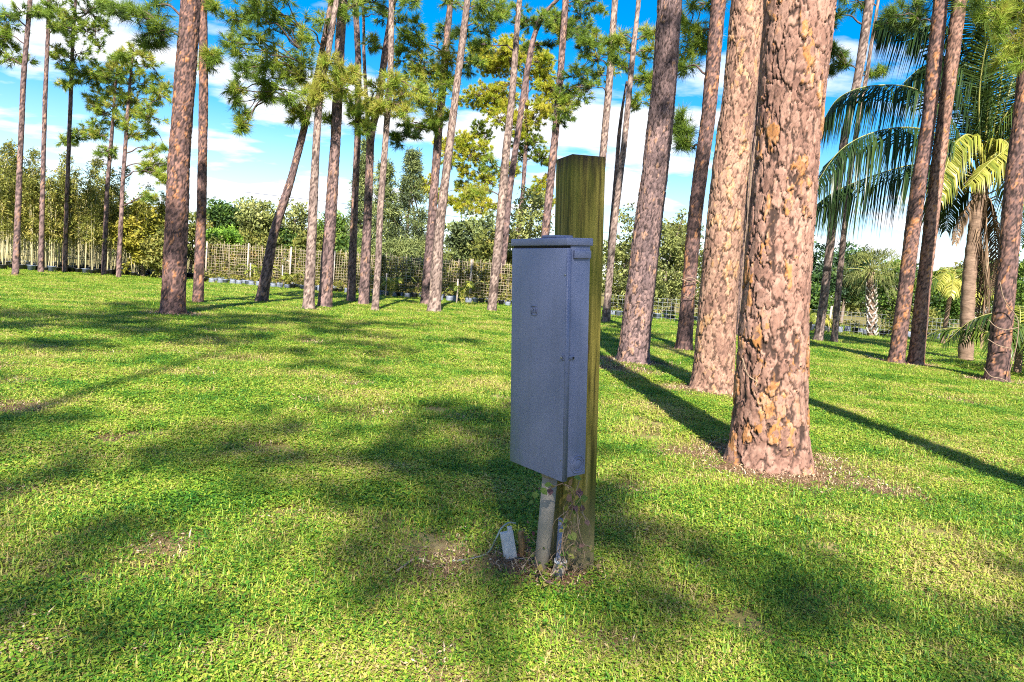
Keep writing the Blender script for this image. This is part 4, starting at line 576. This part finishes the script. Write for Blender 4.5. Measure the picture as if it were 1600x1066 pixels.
# ------------------------------------------------------------------ trellis wall with climbing plants, grow bags in front
FA = ground(322, 440)[:2]; FB = ground(806, 479)[:2]; fd = (FB-FA); FL = np.linalg.norm(fd); fd /= FL; fn = np.array([-fd[1], fd[0]]); NP_ = 7; pw = FL/NP_
m_stick = noisy('bleached_stick', [(.3, (.21, .165, .105)), (.7, (.42, .35, .26))], 6, rough=.8, bump=.1, coords='Generated')
L_VINE = leaf_mat('climbing_leaves', [(0, (.05, .06, .015)), (.4, (.13, .155, .03)), (.7, (.27, .25, .05)), (1, (.38, .24, .09))], .35)
ordn = ['first', 'second', 'third', 'fourth', 'fifth', 'sixth', 'seventh']
for k in range(NP_):
    g = np.random.default_rng(300+k); a = FA+fd*pw*k; root = empty('trellis_panel', (a[0], a[1], 0), math.atan2(fd[1], fd[0])); tag(root, f'{ordn[k]} trellis panel from the left, bleached sticks overgrown with climbing plants', 'trellis', 'trellis panels along the nursery edge')
    mb = MB()
    for layer in range(2):
        n = int(pw/.12)
        for i in range(n+1):
            x = min(pw-.02, max(.02, i*pw/n+g.normal(0, .018))); zt = 1.78+g.normal(0, .06)-.0*k; y = layer*.75+g.normal(0, .03); mb.tube([(x, y, 0), (x+g.normal(0, .02), y, zt*.5), (x+g.normal(0, .03), y, zt)], .0085, 4)
        for z in np.arange(.32, 1.8, .125): zz = z+g.normal(0, .012); mb.tube([(0.0, layer*.75-.03, zz), (pw*.5, layer*.75-.035+g.normal(0, .01), zz+g.normal(0, .012)), (pw, layer*.75-.03, zz+g.normal(0, .012))], .007, 4)
    o = mb.build('lattice', m_stick, root); tag(o, kind='stuff')
    for x in (0.06,): MB().tube([(x, -.12, -.1), (x-.01, -.12, .9), (x, -.12, 1.86+g.normal(0, .05))], .035, 8).build('post', m_ptrunk, root, True)
    xs_ = np.arange(.15, pw, .27); C = []
    for x in xs_:
        nn = g.integers(18, 28); C.append(np.stack([np.full(nn, x)+g.normal(0, .07, nn), g.uniform(.0, .8, nn), g.uniform(.3, 1.72, nn)], 1))
    C = np.concatenate(C); V, F, T = leaves(C, g, 22, np.array([.12, .1, .14]), .10, np.clip(.5+g.normal(0, .22, len(C)), 0, 1), .6, .2); o = mesh('climbing_plants', V, F, L_VINE, root, T); tag(o, kind='stuff')
def make_pot(kind, seed):
    g = np.random.default_rng(seed); root = empty('plant_pot'); r = .15; mb = MB()
    if kind == 'white': mb.lathe([(0, 0), (r*1.02, .0), (r*1.12, .1), (r*1.0, .22), (r*1.08, .30), (r*.96, .29), (r*.92, .25), (0, .25)], 12)
    else: mb.lathe([(0, 0), (r*.8, 0), (r, .26), (r*1.08, .265), (r*1.08, .295), (r*.95, .295), (r*.93, .25), (0, .25)], 14)
    mb.build('container', m_pot[kind], root, True); MB().lathe([(0, .262), (r*.90, .262), (r*.93, .24)], 12).build('soil', m_soil, root)
    C = g.normal(0, .07, (6, 3))+np.array([0, 0, .42]); V, F, T = leaves(C, g, 9, np.array([.09, .09, .14]), .12, np.clip(.5+g.normal(0, .2, 6), 0, 1), .4); mesh('seedling', V, F, L_VINE, root, T); return root
pots = {k: make_pot(k, i) for i, k in enumerate(('white', 'grey', 'black'))}; used = {k: False for k in pots}; g = np.random.default_rng(8)
def put_pot(px, py, kind, s, group, label):
    G = ground(px, py); o = pots[kind] if not used[kind] else copy_tree(pots[kind]); used[kind] = True; o.location = (G[0], G[1], 0); o.rotation_euler[2] = g.random()*6; o.scale = (s*g.uniform(.9, 1.1), s*g.uniform(.9, 1.1), s*g.uniform(.85, 1.15)); tag(o, label, 'plant pot', group)
for row in range(2):
    for k in range(46):
        px = 322+k*10.5+g.normal(0, 1.6); kind = g.choice(['white', 'grey', 'black'], p=[.45, .3, .25]); py = 444+(px-340)*.0783-row*1.9
        put_pot(px, py, kind, .82, f'{"pale" if kind == "white" else kind} pots along the trellis', f'{"pale" if kind == "white" else kind} nursery pot in the row along the trellis foot')
for k in range(52):
    px = 944+k*10.8+g.normal(0, 2); kind = g.choice(['white', 'grey', 'black'], p=[.3, .3, .4])
    if px > 1505: break
    put_pot(px, 496+(px-950)*.071-(k % 2)*2.0, kind, .82, f'{"pale" if kind == "white" else kind} pots along the wire fence', f'{"pale" if kind == "white" else kind} nursery pot in the row behind the wire fence')
for k in range(14):
    kind = g.choice(['black', 'grey']); put_pot(200+k*7.5+g.normal(0, 2), 430+k*.5, kind, 1.0, f'{"pale" if kind == "white" else kind} pots by the bamboo', f'{"pale" if kind == "white" else kind} nursery pot at the end of the bamboo rows')
# stakes and coconut sprouts in front of the trellis
m_frond = leaf_mat('palm_leaflets', [(0, (.012, .03, .012)), (.35, (.035, .07, .018)), (.65, (.10, .15, .025)), (.85, (.26, .28, .04)), (1, (.42, .38, .08))], .35, .35)
m_dead = leaf_mat('dead_palm_leaflets', [(0, (.10, .065, .04)), (.5, (.24, .16, .10)), (1, (.38, .28, .19))], .1, .8)
m_rib = noisy('palm_midrib', [(.3, (.16, .17, .04)), (.7, (.30, .28, .08))], 9, rough=.5, bump=0)
def frond(root, P, Ln, wid, g, tone, hang, mat=None, nl=60, org=np.zeros(3), rr=.022, start=.12):
    """P: midrib curve points (world); leaflets both sides, hanging by 'hang'"""
    c = curve(P, 40)-org; fr = MB().tube(c, np.linspace(rr, .004, 40), 5).build('frond', m_rib if mat is None else mat, root, True)
    t = np.linspace(start, .995, nl); T = unit(np.gradient(c, axis=0)); ii = t*39; i0 = ii.astype(int); f = (ii-i0)[:, None]; i1 = np.minimum(i0+1, 39); B = c[i0]*(1-f)+c[i1]*f; D = unit(T[i0]); Vs = []; ts = []
    sd = unit(np.cross(D, np.array([0, 0, 1.]))); up = np.cross(sd, D); prof = np.sin(np.clip(t*1.02, 0, 1)*PI*.86+.25)**.7
    for s in (-1, 1):
        L_ = Ln*prof*g.uniform(.85, 1.12, nl); out = unit(D*.55+sd*s*(.9+g.normal(0, .08, (nl, 1)))+up*(.18-hang*.35)+g.normal(0, .05, (nl, 3))); w = wid*g.uniform(.8, 1.15, (nl, 1))
        m1 = B+out*(L_*.45)[:, None]+np.array([0, 0, -1.])*(hang*.12*L_)[:, None]; tip = B+out*(L_*(1-.38*hang))[:, None]+np.array([0, 0, -1.])*(hang*.85*L_*g.uniform(.85, 1.1, nl))[:, None]
        wv = unit(np.cross(out, unit(up+g.normal(0, .35, (nl, 3)))))*w; Vs.append(np.stack([B-wv*.5, B+wv*.5, m1+wv, m1-wv, tip], 1).reshape(-1, 3)); ts.append(np.repeat(np.clip(tone+g.normal(0, .1, nl), 0, 1), 5))
    V = np.concatenate(Vs); n = len(V)//5; b = np.arange(n)*5; F4 = np.stack([b, b+1, b+2, b+3], 1); F3 = np.stack([b+3, b+2, b+4], 1); o = mesh('leaflets', V, [F3, F4], mat or m_frond, fr, np.concatenate(ts)); tag(o, kind='stuff'); return fr
for i, (px, py, lb) in enumerate([(399, 447, 'coconut sprout at the trellis left of the leaning pine'), (449, 452, 'small coconut sprout at the trellis right of the leaning pine'), (611, 466, 'young coconut sprout at the trellis by the tan pine'), (722, 477, 'coconut sprout with arching leaves right of the twin pines')]):
    G = ground(px, py); r = empty('coconut_sprout', (G[0], G[1], 0)); tag(r, lb, 'palm sprout'); g = np.random.default_rng(400+i)
    for k in range(6):
        a = k*1.05+g.normal(0, .2); Lr = g.uniform(.6, 1.05); d = np.array([math.cos(a), math.sin(a)*.6]); frond(r, [(0, 0, .05), (d[0]*Lr*.3, d[1]*Lr*.3, Lr*.7), (d[0]*Lr*.7, d[1]*Lr*.7, Lr*.95), (d[0]*Lr, d[1]*Lr, Lr*.75)], .28, .028, g, .78, .35, nl=16, rr=.014)
    G2 = ground(px-4, py); s = MB().tube([(0, 0, -.1), (.01, 0, .5), (.0, .01, 1.0)], .03, 6).build('stake', m_ptrunk, None, True); s.location = (G2[0]-.12, G2[1]-.05, 0); tag(s, ['pale stake beside the leftmost coconut sprout', 'pale stake beside the small sprout right of the leaning pine', 'pale stake beside the sprout by the tan pine', 'pale stake beside the sprout right of the twin pines'][i], 'stake')
# wire fence on the right
m_wire = plain('galvanised_wire', (.42, .44, .48), .5, .5, .3)
wa = ground(940, 497)[:2]-np.array([0, .35]); wb_ = ground(1512, 537)[:2]-np.array([0, .45]); wd = wb_-wa; WL = np.linalg.norm(wd); root = empty('wire_fence', (wa[0], wa[1], 0), math.atan2(wd[1], wd[0])); tag(root, 'low galvanised wire mesh fence with wooden posts at right', 'fence')
mb = MB()
for x in np.arange(0, WL, .16): mb.tube([(x, 0, .02), (x, 0, .86)], .0035, 3, cap=False)
for z in np.arange(.04, .9, .135): mb.tube([(0, .004, z), (WL, .004, z)], .0035, 3, cap=False)
tag(mb.build('wire_mesh', m_wire, root), kind='stuff')
for x in np.linspace(.1, WL-.1, 6): MB().tube([(x, .05, -.1), (x, .05, .5), (x+.01, .05, 1.02)], .035, 7).build('post', m_ptrunk, root, True)
# ------------------------------------------------------------------ palms
G = ground(1509, 566); YP = G[1]; root = empty('coconut_palm', (G[0], G[1], 0)); tag(root, 'large coconut palm with long arching fronds at right', 'palm tree'); org = np.array([G[0], G[1], 0]); g = np.random.default_rng(9)
m_palm = noisy('palm_trunk_bark', [(.3, (.10, .062, .042)), (.7, (.27, .18, .125))], 9, (1, 1, 2.5), .85, .4)
tp = [np.array([0, 0, -.1])]+[at(x, y, YP)-org for x, y in ((1511, 500), (1515, 430), (1522, 370), (1530, 318), (1535, 290))]; c = curve(tp, 90); rr = np.interp(np.linspace(0, 1, 90), [0, .15, .6, .85, 1], [.17, .15, .14, .17, .12])*(1+.035*np.sign(np.sin(np.arange(90)*1.1))); MB().tube(c, rr, 20).build('trunk', m_palm, root, True)
hub = at(1535, 288, YP)
def F(pts, Ln=.85, tone=.35, hang=1.0, nl=80, dy=None, mat=None, wid=.019, rr=.026):
    P = [hub+g.normal(0, .05, 3)]
    for k, q in enumerate(pts): P.append(at(q[0], q[1], YP+(dy or 0)*(k+1)/len(pts)))
    frond(root, P, Ln, wid, g, tone, hang, mat, int(nl*1.25), org, rr)
F([(1490, 195), (1434, 141), (1364, 134), (1312, 152), (1284, 192)], 1.25, .22, 1.15, 105, .4)
F([(1490, 225), (1430, 200), (1365, 207), (1312, 236), (1272, 292)], 1.4, .28, 1.15, 105, -.5)
F([(1480, 265), (1425, 258), (1350, 280), (1300, 302), (1269, 326)], 1.2, .22, 1.2, 105, .2)
F([(1508, 170), (1460, 70), (1409, 37), (1373, 32)], 1.25, .15, 1.0, 100, .8)
F([(1575, 150), (1605, 40), (1600, -60)], .9, .45, .6, 80, .3); F([(1545, 120), (1520, 30), (1480, -30), (1440, -50)], .95, .5, .8, 90, -.6); F([(1530, 150), (1550, 40), (1590, -30)], .9, .42, .7, 80, -.8)
F([(1520, 215), (1495, 222), (1478, 262), (1466, 312)], .7, .86, .95, 60, -.9, wid=.02); F([(1555, 222), (1575, 228), (1545, 255), (1512, 290)], .7, .92, .9, 60, -1.2, wid=.02)
F([(1590, 220), (1650, 205), (1710, 250)], .9, .4, .9, 70, .3); F([(1580, 260), (1630, 290), (1660, 360)], .8, .6, 1.0, 60, -.5); F([(1500, 240), (1470, 290), (1455, 350)], .75, .3, 1.0, 60, 1.2); F([(1560, 230), (1590, 300), (1596, 380)], .8, .7, .9, 60, .9); F([(1510, 190), (1480, 130), (1470, 170)], .8, .3, .9, 60, 2.0); F([(1550, 190), (1600, 120), (1660, 110)], .9, .5, .8, 60, 1.4); F([(1515, 270), (1490, 300), (1478, 360)], .7, .25, 1.0, 60, 1.4)
F([(1545, 180), (1505, 105), (1450, 100), (1400, 140)], 1.2, .25, 1.1, 90, .6); F([(1575, 190), (1610, 110), (1655, 110)], 1.2, .4, 1.0, 80, -.4); F([(1540, 130), (1510, -10), (1450, -60)], 1.2, .35, 1.0, 90, .2); F([(1560, 160), (1570, 20), (1540, -60)], 1.15, .4, .8, 90, -.3); F([(1530, 140), (1500, 60), (1455, 40), (1420, 70)], .95, .3, .95, 90, 1.0); F([(1560, 200), (1610, 140), (1660, 160), (1690, 220)], .95, .55, .9, 80, -.8); F([(1550, 110), (1565, 10), (1620, -40)], 1.0, .5, .85, 90, -1.0); F([(1525, 180), (1505, 100), (1470, 90), (1440, 130)], .9, .25, 1.0, 80, 1.8); F([(1565, 240), (1600, 260), (1610, 330)], .8, .5, 1.0, 60, -1.0); F([(1550, 330), (1566, 420), (1570, 540)], .5, .3, 1.0, 70, .1, m_dead); F([(1525, 340), (1528, 420), (1524, 520)], .4, .2, 1.0, 60, .15, m_dead); F([(1540, 340), (1545, 430), (1548, 545)], .5, .5, 1.0, 70, -.25, m_dead); F([(1532, 360), (1540, 450), (1536, 540)], .45, .35, 1.0, 60, -.2, m_dead); F([(1550, 330), (1556, 400), (1552, 460)], .4, .2, 1.0, 40, .2, m_dead); F([(1515, 320), (1500, 345), (1492, 380)], .3, .4, 1.0, 30, -.2, m_dead)
bm_ = MB()
for k in range(26):
    a = g.random()*2*PI; p0_ = hub-org+np.array([math.cos(a)*.12, math.sin(a)*.12, g.uniform(-.5, .1)]); bm_.tube(curve([p0_, p0_+np.array([math.cos(a)*.2, math.sin(a)*.2, .12]), p0_+np.array([math.cos(a)*.4, math.sin(a)*.4, g.uniform(-.3, .2)])], 6), np.linspace(.02, .004, 6), 4, cap=False)
tag(bm_.build('fibres', m_vine, root), kind='stuff')
# young palm at the right edge
def small_palm(px, py, crown_px, crown_py, n, Lr, tone, label, seed, Ln=.4, tr=.07, hang=.7):
    G = ground(px, py); g = np.random.default_rng(seed); root = empty('small_palm', (G[0], G[1], 0)); tag(root, label, 'palm tree'); org = np.array([G[0], G[1], 0]); h = at(crown_px, crown_py, G[1])-org
    MB().tube(curve([(0, 0, -.1), h*.5, h], 24), tr*(1+.05*np.sin(np.arange(24)*2.2)), 12).build('trunk', m_palm, root, True)
    for k in range(n):
        a = k*2.4+g.normal(0, .2); e = g.uniform(.1, 1.2); d = np.array([math.cos(a), math.sin(a), 0]); L_ = Lr*g.uniform(.8, 1.1); frond(root, [h, h+d*L_*.35*math.cos(e)+np.array([0, 0, L_*.4*math.sin(e)+.12]), h+d*L_*.75*math.cos(e*.8)+np.array([0, 0, L_*.4*math.sin(e)]), h+d*L_*math.cos(e*.6)+np.array([0, 0, L_*.4*math.sin(e)-L_*.35])], Ln, .02, g, np.clip(tone+g.normal(0, .15), 0, 1), hang, nl=36, rr=.014)
small_palm(1472, 540, 1486, 452, 14, 1.5, .72, 'small yellow-green palm left of the coconut palm trunk', 41, .5)
small_palm(1590, 585, 1592, 545, 12, 1.9, .6, 'young palm with drooping leaves at right edge', 42, .6)
small_palm(720, 458, 720, 418, 11, 1.4, .75, 'low palm showing over the trellis right of the twin pines', 43, .5)
small_palm(548, 452, 548, 405, 9, 1.3, .55, 'low dark palm behind the slim dark-footed pine', 44, .45)
small_palm(1262, 520, 1268, 500, 9, .8, .85, 'small yellow palm by the wire fence right of nearest trunk', 45, .3)
# sabal palm with criss-cross boots and fan leaves
G = ground(1362, 527); root = empty('fan_palm', (G[0], G[1], 0)); tag(root, 'fan palm with pale criss-cross trunk behind the wire fence', 'palm tree'); g = np.random.default_rng(12); h = at(1360, 425, G[1])-np.array([G[0], G[1], 0]); u = pxm(G[1])
MB().tube(curve([(0, 0, -.1), h*.5, h], 20), .13, 12).build('trunk', m_palm, root, True)
m_boot = noisy('pale_palm_boot', [(.3, (.34, .29, .24)), (.7, (.58, .52, .46))], 14, rough=.8, bump=.1)
for k in range(54):
    t = k/54*.8; a = k*2.4; p = h*t; d = np.array([math.cos(a), math.sin(a), 0]); s = np.array([-math.sin(a), math.cos(a), 0])*.06*(1 if k % 2 else -1)
    MB().tube([p+d*.12-s, p+d*.16+np.array([0, 0, .09]), p+d*.19+s+np.array([0, 0, .2])], [.035, .03, .018], 5).build('boot', m_boot, root)
for k in range(46):
    a = k*2.4+g.normal(0, .2); e = g.uniform(-.75, 1.35); d = unit(np.array([math.cos(a)*math.cos(e), math.sin(a)*math.cos(e), math.sin(e)])); L1 = g.uniform(.55, .85); tip = h+d*L1+np.array([0, 0, -.05]); mb = MB(); mb.tube(curve([h, (h+tip)/2+np.array([0, 0, .06]), tip], 6), .012, 4); pt = mb.build('petiole', m_rib, root, True)
    sd = unit(np.cross(d, np.array([0, 0, 1.]))+g.normal(0, .25, 3)); up = np.cross(sd, d); nb = 22; fa = np.linspace(-1.6, 1.6, nb)+g.normal(0, .04, nb); Lb = g.uniform(.5, .8)*(1-.2*np.abs(fa)/1.75)*g.uniform(.85, 1.15, nb); dirs = unit(d*np.cos(fa)[:, None]+sd*np.sin(fa)[:, None]+up*(.45*np.abs(np.sin(fa)))[:, None]); B = np.repeat(tip[None], nb, 0); m1 = B+dirs*(Lb*.5)[:, None]; T_ = B+dirs*(Lb*.8)[:, None]+np.array([0, 0, -1])*(Lb*g.uniform(.35, .75, nb))[:, None]; wv = unit(np.cross(dirs, up+g.normal(0, .5, (nb, 3))))*.012
    V = np.stack([B, m1+wv, T_, m1-wv], 1).reshape(-1, 3); tn_ = np.clip(.45+.25*e/1.3+g.normal(0, .1), 0, 1); o = mesh('leaf', V, np.arange(len(V)).reshape(-1, 4), L_PALE, pt, np.full(len(V), tn_))
# ------------------------------------------------------------------ small things on the lawn
m_stickd = noisy('fallen_stick', [(.3, (.16, .11, .08)), (.7, (.36, .28, .20))], 22, rough=.9)
for i, (pts, r, lb) in enumerate([([(1352, 558), (1362, 562), (1382, 566)], .03, 'short log by the joined pine pair'), ([(1405, 596), (1432, 600), (1462, 609)], .012, 'pale fallen stick in grass below the joined pair'), ([(1420, 572), (1428, 590), (1424, 606)], .012, 'curved root-like stick at the joined pair'), ([(1505, 577), (1520, 582), (1530, 586)], .018, 'broken stick at the foot of the coconut palm'), ([(1085, 892), (1098, 884), (1112, 876)], .005, 'thin twig on shaded lawn, right foreground'), ([(1030, 930), (1050, 940), (1070, 962)], .004, 'bent thin twig near the right foreground'), ([(625, 1012), (648, 1020), (668, 1034)], .004, 'pale dry stem in the bottom centre grass'), ([(955, 590), (975, 588), (992, 592)], .01, 'dark twig in pine straw by the plum-brown pine'), ([(775, 866), (800, 878), (812, 895)], .004, 'dry stalk below the white junction box'), ([(620, 898), (648, 879), (676, 884)], .006, 'dry twig on sunny patch left of the box')]):
    P = np.array([gp(x, y, r*1.1+.008) for x, y in pts]); o0 = np.array([P[0][0], P[0][1], 0]); o = MB().tube(curve(P-o0, 10), np.linspace(r, r*.6, 10), 7).build('fallen_stick', m_stickd, None, True); o.location = tuple(o0); tag(o, lb, 'stick')
# overhead wire far off
pa = at(380, 300, 52); pb = at(1230, 392, 52); ow = MB().tube([(0, 0, 0), (pb-pa)*.5+np.array([0, 0, -.15]), pb-pa], .012, 4).build('overhead_wire', plain('dark_wire', (.05, .05, .06), .6), None); ow.location = tuple(pa); tag(ow, 'thin overhead wire far behind the trellis', 'wire')
build_grass()
